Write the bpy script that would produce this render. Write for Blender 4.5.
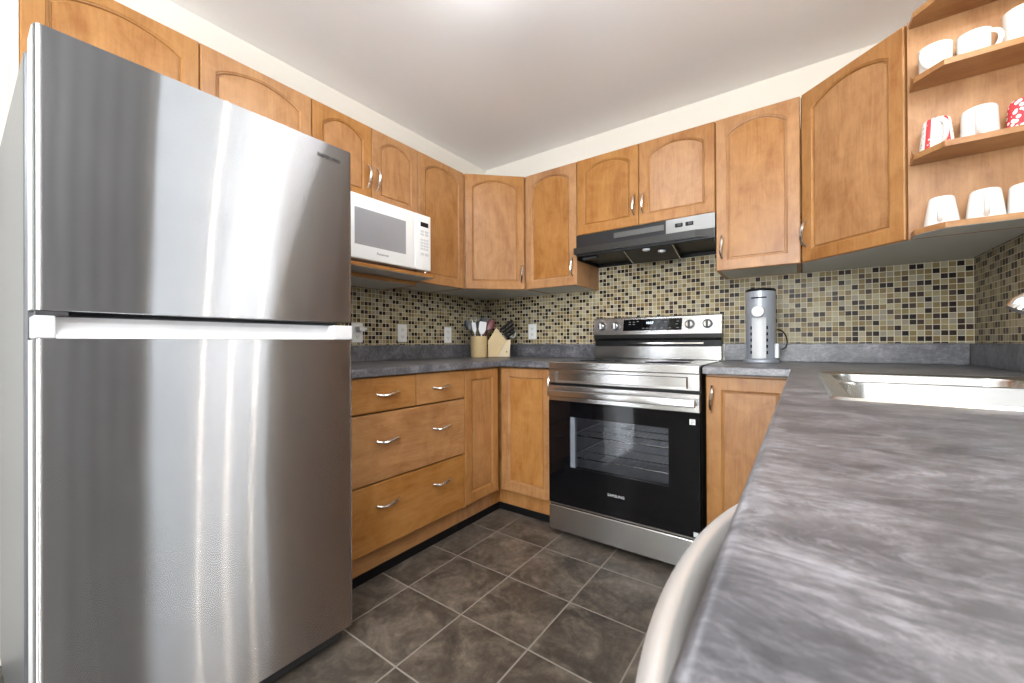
import bpy, bmesh, math, random
from mathutils import Vector, Matrix, noise
random.seed(7)
for o in list(bpy.data.objects): bpy.data.objects.remove(o, do_unlink=True)
SC = bpy.context.scene
COL = SC.collection
PI = math.pi

# ------------------------------------------------------------------ camera
cd_ = bpy.data.cameras.new('camera')
cam = bpy.data.objects.new('camera', cd_); COL.objects.link(cam)
Fv = Vector((-0.5827139, 0.81267297, 0.00267501))
Rv = Vector((0.81265916, 0.58271972, -0.0047764))
Dv = Vector((-0.00544044, -0.00060940, -0.99998501))
M = Matrix.Identity(4)
for i in range(3):
    M[i][0] = Rv[i]; M[i][1] = -Dv[i]; M[i][2] = -Fv[i]
M[0][3], M[1][3], M[2][3] = 2.1099, -2.5657, 1.0357
cam.matrix_world = M
cd_.sensor_width = 36.0; cd_.sensor_fit = 'HORIZONTAL'
cd_.lens = 402.93 * 36 / 1024
cd_.shift_x = -0.0011; cd_.shift_y = 0.0001
cd_.clip_start = 0.01; cd_.clip_end = 60
cd_.dof.use_dof = True; cd_.dof.focus_distance = 2.1; cd_.dof.aperture_fstop = 11.0
SC.camera = cam
# ------------------------------------------------------------------ world, lights, exposure
SC.view_settings.view_transform = 'Standard'; SC.view_settings.look = 'None'
SC.view_settings.gamma = 1.0; SC.view_settings.use_curve_mapping = False
SC.view_settings.exposure = 0.12
w = bpy.data.worlds.new('world'); SC.world = w; w.use_nodes = True
bg = w.node_tree.nodes['Background']
bg.inputs[0].default_value = (0.86, 0.93, 1.0, 1); bg.inputs[1].default_value = 2.0

W, ZC = 2.716, 2.451
YB = -5.6                                   # far wall of the room behind the camera
def area(name, loc, rot, sx, sy, power, col):
    l = bpy.data.lights.new(name, 'AREA'); l.shape = 'RECTANGLE'; l.size = sx; l.size_y = sy
    l.energy = power; l.color = col
    o = bpy.data.objects.new(name, l); COL.objects.link(o); o.location = loc; o.rotation_euler = rot
    return o
area('window_daylight', (W + 0.14, -1.51, 1.66), (0, math.radians(62), 0), 1.00, 0.88, 11.5, (0.90, 0.95, 1.0))
area('patio_daylight', (1.89, YB - 0.12, 1.15), (math.radians(92), 0, 0), 1.42, 2.1, 150, (0.96, 0.98, 1.0))
area('side_fill_light', (-0.12, -4.4, 1.5), (0, math.radians(-90), 0), 1.3, 2.0, 55, (0.96, 0.98, 1.0))  # soft fill light, sent in through an added, unseen side window

# ------------------------------------------------------------------ materials
MATS = {}
def newmat(name):
    m = bpy.data.materials.new(name); m.use_nodes = True
    nt = m.node_tree
    return m, nt, nt.nodes['Principled BSDF']
def nd(nt, t, **kw):
    n = nt.nodes.new(t)
    for k, v in kw.items():
        if k.startswith('i_'):
            key = k[2:]; key = int(key) if key.isdigit() else key
            n.inputs[key].default_value = v
        else: setattr(n, k, v)
    return n
def mth(nt, op, a, b=None, c=None):
    n = nt.nodes.new('ShaderNodeMath'); n.operation = op
    for i, v in enumerate((a, b, c)):
        if v is None: continue
        if hasattr(v, 'links') or hasattr(v, 'is_linked'): nt.links.new(v, n.inputs[i])
        else: n.inputs[i].default_value = v
    return n.outputs[0]
def mixc(nt, f, a, b):
    n = nt.nodes.new('ShaderNodeMix'); n.data_type = 'RGBA'
    for i, v in ((0, f), (6, a), (7, b)):
        if hasattr(v, 'is_linked'): nt.links.new(v, n.inputs[i])
        else: n.inputs[i].default_value = v
    return n.outputs[2]
def ramp(nt, fac, stops):
    n = nt.nodes.new('ShaderNodeValToRGB'); el = n.color_ramp.elements
    while len(el) < len(stops): el.new(0.5)
    for e, (p, c) in zip(el, stops):
        e.position = p; e.color = (*c, 1)
    nt.links.new(fac, n.inputs[0]); return n.outputs[0]
def objco(nt, scale=(1, 1, 1), loc=(0, 0, 0), rnd=0.0):
    tc = nd(nt, 'ShaderNodeTexCoord'); mp = nd(nt, 'ShaderNodeMapping')
    mp.inputs['Scale'].default_value = scale; mp.inputs['Location'].default_value = loc
    src = tc.outputs['Object']
    if rnd:
        oi = nd(nt, 'ShaderNodeObjectInfo'); va = nd(nt, 'ShaderNodeVectorMath', operation='ADD')
        sc = nd(nt, 'ShaderNodeVectorMath', operation='SCALE'); sc.inputs[0].default_value = (1, 0.7, 0.4)
        nt.links.new(mth(nt, 'MULTIPLY', oi.outputs['Random'], rnd), sc.inputs['Scale'])
        nt.links.new(src, va.inputs[0]); nt.links.new(sc.outputs[0], va.inputs[1]); src = va.outputs[0]
    nt.links.new(src, mp.inputs['Vector']); return mp.outputs[0]
def noisen(nt, vec, scale, detail=3, rough=0.5, dist=0.0):
    n = nd(nt, 'ShaderNodeTexNoise'); n.inputs['Scale'].default_value = scale
    n.inputs['Detail'].default_value = detail; n.inputs['Roughness'].default_value = rough
    n.inputs['Distortion'].default_value = dist
    nt.links.new(vec, n.inputs['Vector']); return n.outputs['Fac']
def bump(nt, p, h, strength, dist=0.01):
    b = nd(nt, 'ShaderNodeBump'); b.inputs['Strength'].default_value = strength; b.inputs['Distance'].default_value = dist
    nt.links.new(h, b.inputs['Height']); nt.links.new(b.outputs[0], p.inputs['Normal'])
def simple(name, col, rough=0.5, metal=0.0, spec=0.5, nz=0.0, coat=0.0):
    if name in MATS: return MATS[name]
    m, nt, p = newmat(name)
    p.inputs['Base Color'].default_value = (*col, 1); p.inputs['Roughness'].default_value = rough
    p.inputs['Metallic'].default_value = metal; p.inputs['Specular IOR Level'].default_value = spec
    if coat: p.inputs['Coat Weight'].default_value = coat; p.inputs['Coat Roughness'].default_value = 0.08
    v = objco(nt); f = noisen(nt, v, 14, 3)
    c = mixc(nt, f, (*[x * (1 - nz) for x in col], 1), (*[min(1, x * (1 + nz)) for x in col], 1))
    nt.links.new(c, p.inputs['Base Color'])
    MATS[name] = m; return m
def wood(name, horiz, dark=(0.280, 0.110, 0.027), light=(0.47, 0.238, 0.083)):
    m, nt, p = newmat(name)
    s = (1.6, 4, 5) if horiz else (5, 4, 1.6)
    v = objco(nt, s, rnd=37.0)
    a = noisen(nt, v, 1.8, 6, 0.62, 1.3)
    s2 = (5, 60, 75) if horiz else (75, 60, 5)
    b = noisen(nt, objco(nt, s2, rnd=11.0), 1.5, 3, 0.6, 0.5)
    blot = noisen(nt, objco(nt, rnd=5.0), 9.0, 5, 0.65, 0.8)
    f = mth(nt, 'ADD', mth(nt, 'MULTIPLY', a, 0.50), mth(nt, 'ADD', mth(nt, 'MULTIPLY', b, 0.24), mth(nt, 'MULTIPLY', blot, 0.38)))
    mid = tuple((d + l) / 2 for d, l in zip(dark, light))
    c = ramp(nt, f, [(0.42, dark), (0.56, mid), (0.74, light)])
    oi = nd(nt, 'ShaderNodeObjectInfo'); hv = nd(nt, 'ShaderNodeHueSaturation'); nt.links.new(c, hv.inputs['Color'])
    nt.links.new(mth(nt, 'ADD', mth(nt, 'MULTIPLY', oi.outputs['Random'], 0.10), 0.95), hv.inputs['Value'])
    nt.links.new(mth(nt, 'SUBTRACT', 1.06, mth(nt, 'MULTIPLY', oi.outputs['Random'], 0.16)), hv.inputs['Saturation']); c = hv.outputs[0]
    nt.links.new(c, p.inputs['Base Color'])
    nt.links.new(mth(nt, 'ADD', mth(nt, 'MULTIPLY', b, 0.12), 0.30), p.inputs['Roughness'])
    p.inputs['Specular IOR Level'].default_value = 0.45
    bump(nt, p, b, 0.06, 0.002)
    return m
WOOD_V = wood('honey_maple_upright_grain', False); WOOD_H = wood('honey_maple_level_grain', True)

def laminate():
    m, nt, p = newmat('slate_grey_laminate')
    v = objco(nt, (1, 1, 1))
    big = noisen(nt, objco(nt, (4.2, 4.8, 4.4)), 2.6, 7, 0.68, 0.4)
    fine = noisen(nt, objco(nt, (12, 20, 14)), 5.0, 5, 0.7, 0.5)
    vein = noisen(nt, objco(nt, (1.6, 4, 3), (3, 1, 0)), 4.0, 6, 0.7, 1.6)
    vv = mth(nt, 'SUBTRACT', 1.0, mth(nt, 'MULTIPLY', mth(nt, 'ABSOLUTE', mth(nt, 'SUBTRACT', vein, 0.5)), 22.0))
    vv = mth(nt, 'MULTIPLY', mth(nt, 'MAXIMUM', vv, 0.0), 0.10)
    f = mth(nt, 'ADD', mth(nt, 'ADD', mth(nt, 'MULTIPLY', big, 0.62), mth(nt, 'MULTIPLY', fine, 0.38)), vv)
    c = ramp(nt, f, [(0.34, (0.036, 0.039, 0.046)), (0.47, (0.076, 0.077, 0.088)), (0.57, (0.140, 0.138, 0.152)), (0.72, (0.28, 0.275, 0.30))])
    nt.links.new(c, p.inputs['Base Color'])
    nt.links.new(mth(nt, 'ADD', mth(nt, 'MULTIPLY', fine, 0.2), 0.26), p.inputs['Roughness'])
    p.inputs['Specular IOR Level'].default_value = 0.75
    bump(nt, p, fine, 0.12, 0.002)
    return m
LAM = laminate()

def mosaic(name, ax):
    """glass mosaic, 25 mm pitch, laid over world axis ax ('X' or 'Y') and Z"""
    m, nt, p = newmat(name)
    tc = nd(nt, 'ShaderNodeNewGeometry'); sx = nd(nt, 'ShaderNodeSeparateXYZ'); nt.links.new(tc.outputs['Position'], sx.inputs[0])
    P = 0.02524
    u = mth(nt, 'DIVIDE', mth(nt, 'SUBTRACT', sx.outputs[ax], 2.7115 if ax == 'X' else -0.004), P)
    v = mth(nt, 'DIVIDE', mth(nt, 'SUBTRACT', sx.outputs['Z'], 1.0325), P)
    fu = mth(nt, 'FRACT', mth(nt, 'ADD', u, 400.0)); fv = mth(nt, 'FRACT', mth(nt, 'ADD', v, 400.0))
    iu = mth(nt, 'FLOOR', mth(nt, 'ADD', u, 400.0)); iv = mth(nt, 'FLOOR', mth(nt, 'ADD', v, 400.0))
    du = mth(nt, 'ABSOLUTE', mth(nt, 'SUBTRACT', fu, 0.5)); dv = mth(nt, 'ABSOLUTE', mth(nt, 'SUBTRACT', fv, 0.5))
    d = mth(nt, 'MAXIMUM', du, dv)
    tile = nd(nt, 'ShaderNodeMapRange'); tile.inputs[1].default_value = 0.455; tile.inputs[2].default_value = 0.425
    nt.links.new(d, tile.inputs[0]); tmask = tile.outputs[0]
    cx = nd(nt, 'ShaderNodeCombineXYZ'); nt.links.new(iu, cx.inputs[0]); nt.links.new(iv, cx.inputs[1])
    cx.inputs[2].default_value = 3.7 if ax == 'X' else 9.2
    wn = nd(nt, 'ShaderNodeTexWhiteNoise', noise_dimensions='3D'); nt.links.new(cx.outputs[0], wn.inputs['Vector'])
    sp = nd(nt, 'ShaderNodeSeparateColor'); nt.links.new(wn.outputs['Color'], sp.inputs[0])
    r1, r2, r3 = sp.outputs
    # staircase of dark pairs: column + 3 * row, in fives
    k = mth(nt, 'MODULO', mth(nt, 'ADD', mth(nt, 'MULTIPLY', iu, -1.0), mth(nt, 'ADD', mth(nt, 'MULTIPLY', iv, 3.0), 4000.0)), 5.0)
    k = mth(nt, 'ROUND', k)
    pair = mth(nt, 'LESS_THAN', mth(nt, 'ABSOLUTE', mth(nt, 'SUBTRACT', k, 1.5)), 0.9)
    dark = mth(nt, 'MAXIMUM', mth(nt, 'MULTIPLY', pair, mth(nt, 'GREATER_THAN', r1, 0.25)),
               mth(nt, 'MULTIPLY', mth(nt, 'SUBTRACT', 1.0, pair), mth(nt, 'LESS_THAN', r1, 0.04)))
    cr = nt.nodes.new('ShaderNodeValToRGB'); cr.color_ramp.interpolation = 'CONSTANT'; el = cr.color_ramp.elements
    cols = [(0.0, (0.34, 0.275, 0.155)), (0.18, (0.24, 0.18, 0.078)), (0.34, (0.39, 0.34, 0.225)), (0.55, (0.27, 0.215, 0.112)),
            (0.70, (0.30, 0.265, 0.20)), (0.85, (0.21, 0.145, 0.066))]
    while len(el) < len(cols): el.new(0.5)
    for e, (pp, c) in zip(el, cols): e.position = pp; e.color = (*c, 1)
    nt.links.new(r2, cr.inputs[0])
    dk = ramp(nt, r3, [(0.0, (0.012, 0.007, 0.006)), (0.6, (0.028, 0.016, 0.013)), (1.0, (0.085, 0.055, 0.038))])
    tcx = mixc(nt, dark, cr.outputs[0], dk)
    c = mixc(nt, tmask, (0.66, 0.60, 0.46, 1), tcx)
    nt.links.new(c, p.inputs['Base Color'])
    nt.links.new(mth(nt, 'SUBTRACT', 0.75, mth(nt, 'MULTIPLY', tmask, 0.45)), p.inputs['Roughness'])
    p.inputs['Specular IOR Level'].default_value = 0.12
    h = mth(nt, 'ADD', tmask, mth(nt, 'MULTIPLY', r3, 0.0))
    bump(nt, p, h, 0.5, 0.0015)
    return m

def floor_mat():
    m, nt, p = newmat('dark_slate_floor_tile')
    tc = nd(nt, 'ShaderNodeNewGeometry'); sx = nd(nt, 'ShaderNodeSeparateXYZ'); nt.links.new(tc.outputs['Position'], sx.inputs[0])
    T = 0.3044
    u = mth(nt, 'ADD', mth(nt, 'DIVIDE', mth(nt, 'SUBTRACT', sx.outputs['X'], 0.7428), T), 50.0)
    v = mth(nt, 'ADD', mth(nt, 'DIVIDE', mth(nt, 'ADD', sx.outputs['Y'], 0.8242), T), 50.0)
    du = mth(nt, 'ABSOLUTE', mth(nt, 'SUBTRACT', mth(nt, 'FRACT', u), 0.5)); dv = mth(nt, 'ABSOLUTE', mth(nt, 'SUBTRACT', mth(nt, 'FRACT', v), 0.5))
    d = mth(nt, 'MAXIMUM', du, dv)
    mr = nd(nt, 'ShaderNodeMapRange'); mr.inputs[1].default_value = 0.4935; mr.inputs[2].default_value = 0.487
    nt.links.new(d, mr.inputs[0]); mask = mr.outputs[0]
    cx = nd(nt, 'ShaderNodeCombineXYZ'); nt.links.new(mth(nt, 'FLOOR', u), cx.inputs[0]); nt.links.new(mth(nt, 'FLOOR', v), cx.inputs[1])
    wn = nd(nt, 'ShaderNodeTexWhiteNoise', noise_dimensions='3D'); nt.links.new(cx.outputs[0], wn.inputs['Vector'])
    vs = nd(nt, 'ShaderNodeVectorMath', operation='SCALE'); vs.inputs['Scale'].default_value = 6.0; nt.links.new(wn.outputs['Color'], vs.inputs[0])
    va = nd(nt, 'ShaderNodeVectorMath', operation='ADD'); nt.links.new(tc.outputs['Position'], va.inputs[0]); nt.links.new(vs.outputs[0], va.inputs[1])
    a = noisen(nt, va.outputs[0], 6.5, 7, 0.66, 0.7); b = noisen(nt, va.outputs[0], 38, 5, 0.7, 0.3)
    f = mth(nt, 'ADD', mth(nt, 'MULTIPLY', a, 0.7), mth(nt, 'MULTIPLY', b, 0.3))
    c = ramp(nt, f, [(0.34, (0.032, 0.028, 0.024)), (0.46, (0.072, 0.061, 0.050)), (0.57, (0.135, 0.113, 0.092)), (0.72, (0.25, 0.21, 0.17))])
    c = mixc(nt, mask, (0.25, 0.23, 0.20, 1), c)
    nt.links.new(c, p.inputs['Base Color'])
    nt.links.new(mth(nt, 'SUBTRACT', 0.72, mth(nt, 'MULTIPLY', mask, 0.34)), p.inputs['Roughness'])
    bump(nt, p, mth(nt, 'ADD', mask, mth(nt, 'MULTIPLY', f, 0.5)), 0.25, 0.002)
    return m

def steel(name, col=(0.62, 0.62, 0.63), rough=0.24, aniso=0.75, rot=0.0, wav=0.0, scratch=0.85, brush='X', tang='Z'):
    m, nt, p = newmat(name)
    p.inputs['Base Color'].default_value = (*col, 1); p.inputs['Metallic'].default_value = 1.0
    sc = {'X': (3, 3, 420), 'Z': (420, 420, 3)}[brush]
    n = noisen(nt, objco(nt, sc), 1.0, 3, 0.6)
    sm = noisen(nt, objco(nt), 5.0, 4, 0.6)
    r = mth(nt, 'ADD', mth(nt, 'ADD', mth(nt, 'MULTIPLY', n, 0.02), mth(nt, 'MULTIPLY', sm, 0.05)), rough - 0.035)
    nt.links.new(r, p.inputs['Roughness'])
    c = mixc(nt, n, (*[x * 0.97 for x in col], 1), (*[min(1, x * 1.03) for x in col], 1)); nt.links.new(c, p.inputs['Base Color'])
    p.inputs['Anisotropic'].default_value = aniso; p.inputs['Anisotropic Rotation'].default_value = rot
    tg = nd(nt, 'ShaderNodeTangent', direction_type='RADIAL', axis=tang); nt.links.new(tg.outputs[0], p.inputs['Tangent'])
    if wav:
        # brushed finish: fine level scratches tip the surface up and down, slow dents bend it sideways
        big = noisen(nt, objco(nt, (1, 1.0, 1.0)), 2.2, 1, 0.4)
        b = nd(nt, 'ShaderNodeBump'); b.inputs['Strength'].default_value = 1.0; b.inputs['Distance'].default_value = 0.01
        nt.links.new(mth(nt, 'MULTIPLY', big, wav), b.inputs['Height'])
        ge = nd(nt, 'ShaderNodeNewGeometry'); wn = nd(nt, 'ShaderNodeTexWhiteNoise', noise_dimensions='3D'); nt.links.new(ge.outputs['Position'], wn.inputs['Vector'])
        sp = nd(nt, 'ShaderNodeSeparateColor'); nt.links.new(wn.outputs['Color'], sp.inputs[0])
        t = mth(nt, 'SUBTRACT', mth(nt, 'ADD', mth(nt, 'ADD', sp.outputs[0], sp.outputs[1]), sp.outputs[2]), 1.5)
        cz = nd(nt, 'ShaderNodeCombineXYZ'); nt.links.new(mth(nt, 'MULTIPLY', t, scratch), cz.inputs[2])
        va = nd(nt, 'ShaderNodeVectorMath', operation='ADD'); nt.links.new(b.outputs[0], va.inputs[0]); nt.links.new(cz.outputs[0], va.inputs[1])
        vn = nd(nt, 'ShaderNodeVectorMath', operation='NORMALIZE'); nt.links.new(va.outputs[0], vn.inputs[0]); nt.links.new(vn.outputs[0], p.inputs['Normal'])
    else: bump(nt, p, n, 0.03, 0.001)
    return m
STEEL = steel('brushed_stainless', (0.60, 0.595, 0.59), rough=0.26, aniso=0.6, rot=0.25)
def fridge_steel():
    m = bpy.data.materials.new('fridge_door_stainless'); m.use_nodes = True; nt = m.node_tree
    for n in list(nt.nodes): nt.nodes.remove(n)
    o = nd(nt, 'ShaderNodeOutputMaterial'); g = nd(nt, 'ShaderNodeBsdfAnisotropic'); g.distribution = 'GGX'
    br = noisen(nt, objco(nt, (3, 3, 420)), 1.0, 3, 0.6); sm = noisen(nt, objco(nt), 5.0, 4, 0.6)
    nt.links.new(mixc(nt, br, (0.50, 0.505, 0.52, 1), (0.55, 0.555, 0.57, 1)), g.inputs['Color'])
    nt.links.new(mth(nt, 'ADD', mth(nt, 'MULTIPLY', sm, 0.05), FR_R - 0.025), g.inputs['Roughness'])
    g.inputs['Anisotropy'].default_value = FR_A; g.inputs['Rotation'].default_value = 0.0
    tg = nd(nt, 'ShaderNodeTangent', direction_type='RADIAL', axis='Z'); nt.links.new(tg.outputs[0], g.inputs['Tangent'])
    big = noisen(nt, objco(nt, (1, 1.0, 1.0)), 2.2, 1, 0.4)
    b = nd(nt, 'ShaderNodeBump'); b.inputs['Strength'].default_value = 1.0; b.inputs['Distance'].default_value = 0.01
    nt.links.new(mth(nt, 'MULTIPLY', big, 0.16), b.inputs['Height']); nt.links.new(b.outputs[0], g.inputs['Normal'])
    nt.links.new(g.outputs[0], o.inputs[0]); return m
FR_R, FR_A = 0.23, 0.92
FRIDGE_STEEL = fridge_steel()
CHROME = simple('polished_chrome', (0.80, 0.79, 0.78), 0.10, 1.0, nz=0.03)
NICKEL = simple('brushed_nickel_pull', (0.74, 0.70, 0.66), 0.22, 1.0, nz=0.05)
FRIDGE_SIDE = simple('silver_grey_enamel', (0.12, 0.126, 0.137), 0.36, 0.4, nz=0.02)
WALLP = simple('cream_wall_paint', (0.80, 0.77, 0.705), 0.7, nz=0.01)
CEILP = simple('flat_white_ceiling_paint', (0.92, 0.922, 0.925), 0.85, nz=0.01)
MELA = simple('pale_grey_melamine', (0.62, 0.62, 0.57), 0.5, nz=0.02)
WHITE = simple('white_plastic', (0.85, 0.85, 0.85), 0.3, nz=0.01)
OFFW = simple('white_enamel_trim', (0.82, 0.82, 0.80), 0.35, nz=0.01)
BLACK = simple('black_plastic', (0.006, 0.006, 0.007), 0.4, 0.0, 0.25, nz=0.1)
DKGREY = simple('dark_grey_enamel', (0.035, 0.036, 0.038), 0.4, nz=0.1)
BGLASS = simple('black_glass', (0.004, 0.004, 0.005), 0.05, 0.0, 0.35, nz=0.1)
CERAMIC = simple('white_glazed_ceramic', (0.86, 0.85, 0.83), 0.14, nz=0.01, coat=0.4)
BAMBOO = simple('pale_bamboo', (0.66, 0.50, 0.27), 0.45, nz=0.10)
MWWIN = simple('microwave_window_grey', (0.30, 0.30, 0.32), 0.22, nz=0.05)
SILVERP = simple('silver_painted_plastic', (0.42, 0.46, 0.53), 0.30, 0.35, nz=0.02)
LTGREY = simple('light_grey_plastic', (0.62, 0.64, 0.66), 0.35, nz=0.02)
INKG = simple('grey_printed_ink', (0.25, 0.25, 0.26), 0.5, nz=0.02)
def glass_mat(name, tint, gl=0.12, rough=0.03):
    m = bpy.data.materials.new(name); m.use_nodes = True; nt = m.node_tree
    for n in list(nt.nodes): nt.nodes.remove(n)
    o = nd(nt, 'ShaderNodeOutputMaterial'); t = nd(nt, 'ShaderNodeBsdfTransparent'); g = nd(nt, 'ShaderNodeBsdfGlossy')
    t.inputs[0].default_value = (*tint, 1); g.inputs['Roughness'].default_value = rough
    lw = nd(nt, 'ShaderNodeFresnel'); lw.inputs[0].default_value = 1.5
    mx = nd(nt, 'ShaderNodeMixShader'); nt.links.new(mth(nt, 'ADD', lw.outputs[0], gl), mx.inputs[0])
    nt.links.new(t.outputs[0], mx.inputs[1]); nt.links.new(g.outputs[0], mx.inputs[2]); nt.links.new(mx.outputs[0], o.inputs[0])
    return m
OVENGLASS = glass_mat('tinted_oven_glass', (0.80, 0.81, 0.83), 0.0)
PANE = glass_mat('clear_window_glass', (0.97, 0.98, 0.98), 0.0)
def emis(name, col, s):
    m, nt, p = newmat(name); p.inputs['Base Color'].default_value = (*col, 1)
    p.inputs['Emission Color'].default_value = (*col, 1); p.inputs['Emission Strength'].default_value = s
    return m

# ------------------------------------------------------------------ mesh helpers
def box(bm, x0, x1, y0, y1, z0, z1, bev=0.0, seg=1):
    vs = [bm.verts.new((x, y, z)) for x in (x0, x1) for y in (y0, y1) for z in (z0, z1)]
    fs = [(0, 1, 3, 2), (4, 6, 7, 5), (0, 4, 5, 1), (2, 3, 7, 6), (0, 2, 6, 4), (1, 5, 7, 3)]
    F = [bm.faces.new([vs[i] for i in f]) for f in fs]
    if bev:
        ed = list({e for f in F for e in f.edges})
        bmesh.ops.bevel(bm, geom=ed, offset=bev, offset_type='OFFSET', segments=seg, profile=0.5, affect='EDGES', clamp_overlap=True)
    return bm
def B(*a, **k): return box(bmesh.new(), *a, **k)
def tube(bm, pts, rad, n=10, flat=(1, 1), up=None):
    pts = [Vector(p) for p in pts]; m = len(pts)
    if not hasattr(rad, '__len__'): rad = [rad] * m
    rings = []; nrm = Vector(up) if up else None
    for i, p in enumerate(pts):
        t = (pts[min(i + 1, m - 1)] - pts[max(i - 1, 0)]).normalized()
        if nrm is None:
            a = Vector((0, 0, 1)) if abs(t.z) < 0.9 else Vector((1, 0, 0)); nrm = t.cross(a).normalized()
        nrm = (nrm - t * nrm.dot(t)).normalized(); bn = t.cross(nrm)
        rings.append([bm.verts.new(p + (nrm * math.cos(2 * PI * k / n) * flat[0] + bn * math.sin(2 * PI * k / n) * flat[1]) * rad[i]) for k in range(n)])
    for a, b in zip(rings, rings[1:]):
        for k in range(n): bm.faces.new((a[k], a[(k + 1) % n], b[(k + 1) % n], b[k]))
    bm.faces.new(rings[0][::-1]); bm.faces.new(rings[-1]); return bm
def lathe(bm, prof, c=(0, 0, 0), n=32, axis='Z', sx=1.0, sy=1.0):
    c = Vector(c); rings = []
    for r, h in prof:
        ring = []
        for k in range(n):
            a = 2 * PI * k / n; u, v = r * math.cos(a) * sx, r * math.sin(a) * sy
            ring.append(bm.verts.new(c + {'Z': Vector((u, v, h)), 'Y': Vector((u, -h, v)), 'X': Vector((h, u, v))}[axis]))
        rings.append(ring)
    for a, b in zip(rings, rings[1:]):
        for k in range(n): bm.faces.new((a[k], a[(k + 1) % n], b[(k + 1) % n], b[k]))
    bm.faces.new(rings[0][::-1]); bm.faces.new(rings[-1]); return bm
def prism(bm, poly, a0, a1, plane='XY'):
    """poly extruded along the third axis"""
    def P(u, v, a): return {'XY': (u, v, a), 'XZ': (u, a, v), 'YZ': (a, u, v)}[plane]
    lo = [bm.verts.new(P(u, v, a0)) for u, v in poly]; hi = [bm.verts.new(P(u, v, a1)) for u, v in poly]
    bm.faces.new(lo[::-1]); bm.faces.new(hi); n = len(poly)
    for i in range(n): bm.faces.new((lo[i], lo[(i + 1) % n], hi[(i + 1) % n], hi[i]))
    return bm
def offset(poly, d):
    """inward for a counter-clockwise polygon"""
    out = []; n = len(poly)
    for i in range(n):
        p0, p1, p2 = Vector(poly[i - 1]), Vector(poly[i]), Vector(poly[(i + 1) % n])
        e1 = (p1 - p0).normalized(); e2 = (p2 - p1).normalized()
        n1 = Vector((-e1.y, e1.x)); n2 = Vector((-e2.y, e2.x)); b = (n1 + n2)
        b = b / max(1e-6, (1 + n1.dot(n2)))
        out.append(tuple(p1 + b * d))
    return out
def slab(bm, outer, holes, z0, z1, r=0.009):
    """worktop: counter-clockwise outline with holes, rolled top edge"""
    prof = [(0.003, z0), (0, z0 + 0.003)] + [(r * (1 - math.cos(t)), z1 - r * (1 - math.sin(t))) for t in [i * PI / 8 for i in range(5)]]
    rings = [[bm.verts.new((x, y, z)) for x, y in offset(outer, d)] for d, z in prof]
    n = len(outer)
    for a, b in zip(rings, rings[1:]):
        for i in range(n): bm.faces.new((a[i], a[(i + 1) % n], b[(i + 1) % n], b[i]))
    for top, ring in ((True, rings[-1]), (False, rings[0])):
        z = z1 if top else z0; ed = [bm.edges.get((ring[i], ring[(i + 1) % n])) for i in range(n)]
        hl = []
        for h in holes:
            hv = [bm.verts.new((x, y, z)) for x, y in h]; hl.append(hv)
            ed += [bm.edges.new((hv[i], hv[(i + 1) % len(hv)])) for i in range(len(hv))]
        bmesh.ops.triangle_fill(bm, use_beauty=True, use_dissolve=False, edges=ed)
        if top: tops = hl
        else:
            for a, b in zip(tops, hl):
                k = len(a)
                for i in range(k): bm.faces.new((a[i], a[(i + 1) % k], b[(i + 1) % k], b[i]))
    return bm
def rrect(x0, x1, y0, y1, r, s=5):
    pts = []
    for cx, cy, a0 in ((x1 - r, y1 - r, 0), (x0 + r, y1 - r, 90), (x0 + r, y0 + r, 180), (x1 - r, y0 + r, 270)):
        for i in range(s + 1):
            a = math.radians(a0 + 90 * i / s); pts.append((cx + r * math.cos(a), cy + r * math.sin(a)))
    return pts
XF = {}
def put(name, bm, m, parent=None, world=True, smooth=False, label=None):
    """links bm as ONE mesh object; with a parent, world coordinates are turned into the parent's own"""
    root = parent
    if parent is not None and world:
        bm.transform(XF[parent.name].inverted())
    bmesh.ops.recalc_face_normals(bm, faces=bm.faces[:])
    me = bpy.data.meshes.new(name); bm.to_mesh(me); bm.free()
    if m is not None: me.materials.append(m)
    if smooth:
        for f in me.polygons: f.use_smooth = True
        try: me.set_sharp_from_angle(angle=math.radians(38))
        except Exception: pass
    o = bpy.data.objects.new(name, me); COL.objects.link(o)
    if parent is not None: o.parent = parent; XF[o.name] = XF[parent.name]
    if label: o['label'] = label
    return o
def thing(name, label, cat, loc=(0, 0, 0), rotz=0.0, group=None):
    o = bpy.data.objects.new(name, None); COL.objects.link(o); o.empty_display_size = 0.05
    o.location = loc; o.rotation_euler = (0, 0, rotz); o['label'] = label; o['category'] = cat
    if group: o['group'] = group
    XF[o.name] = Matrix.Translation(Vector(loc)) @ Matrix.Rotation(rotz, 4, 'Z')
    return o
def tag(o, label, cat, group=None):
    o['label'] = label; o['category'] = cat
    if group: o['group'] = group
    return o
def struct(name, bm, m, parent=None):
    o = put(name, bm, m, parent)
    if parent is None: o['kind'] = 'structure'; XF[o.name] = Matrix.Identity(4)
    return o
def text_bm(s, size, depth=0.0006):
    cu = bpy.data.curves.new('txt', 'FONT'); cu.body = s; cu.size = size; cu.extrude = depth; cu.align_x = 'CENTER'; cu.align_y = 'CENTER'
    cu.resolution_u = 2
    o = bpy.data.objects.new('txt', cu); COL.objects.link(o)
    dg = bpy.context.evaluated_depsgraph_get(); me = bpy.data.meshes.new_from_object(o.evaluated_get(dg))
    bm = bmesh.new(); bm.from_mesh(me)
    bpy.data.objects.remove(o, do_unlink=True); bpy.data.curves.remove(cu); bpy.data.meshes.remove(me)
    return bm
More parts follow.
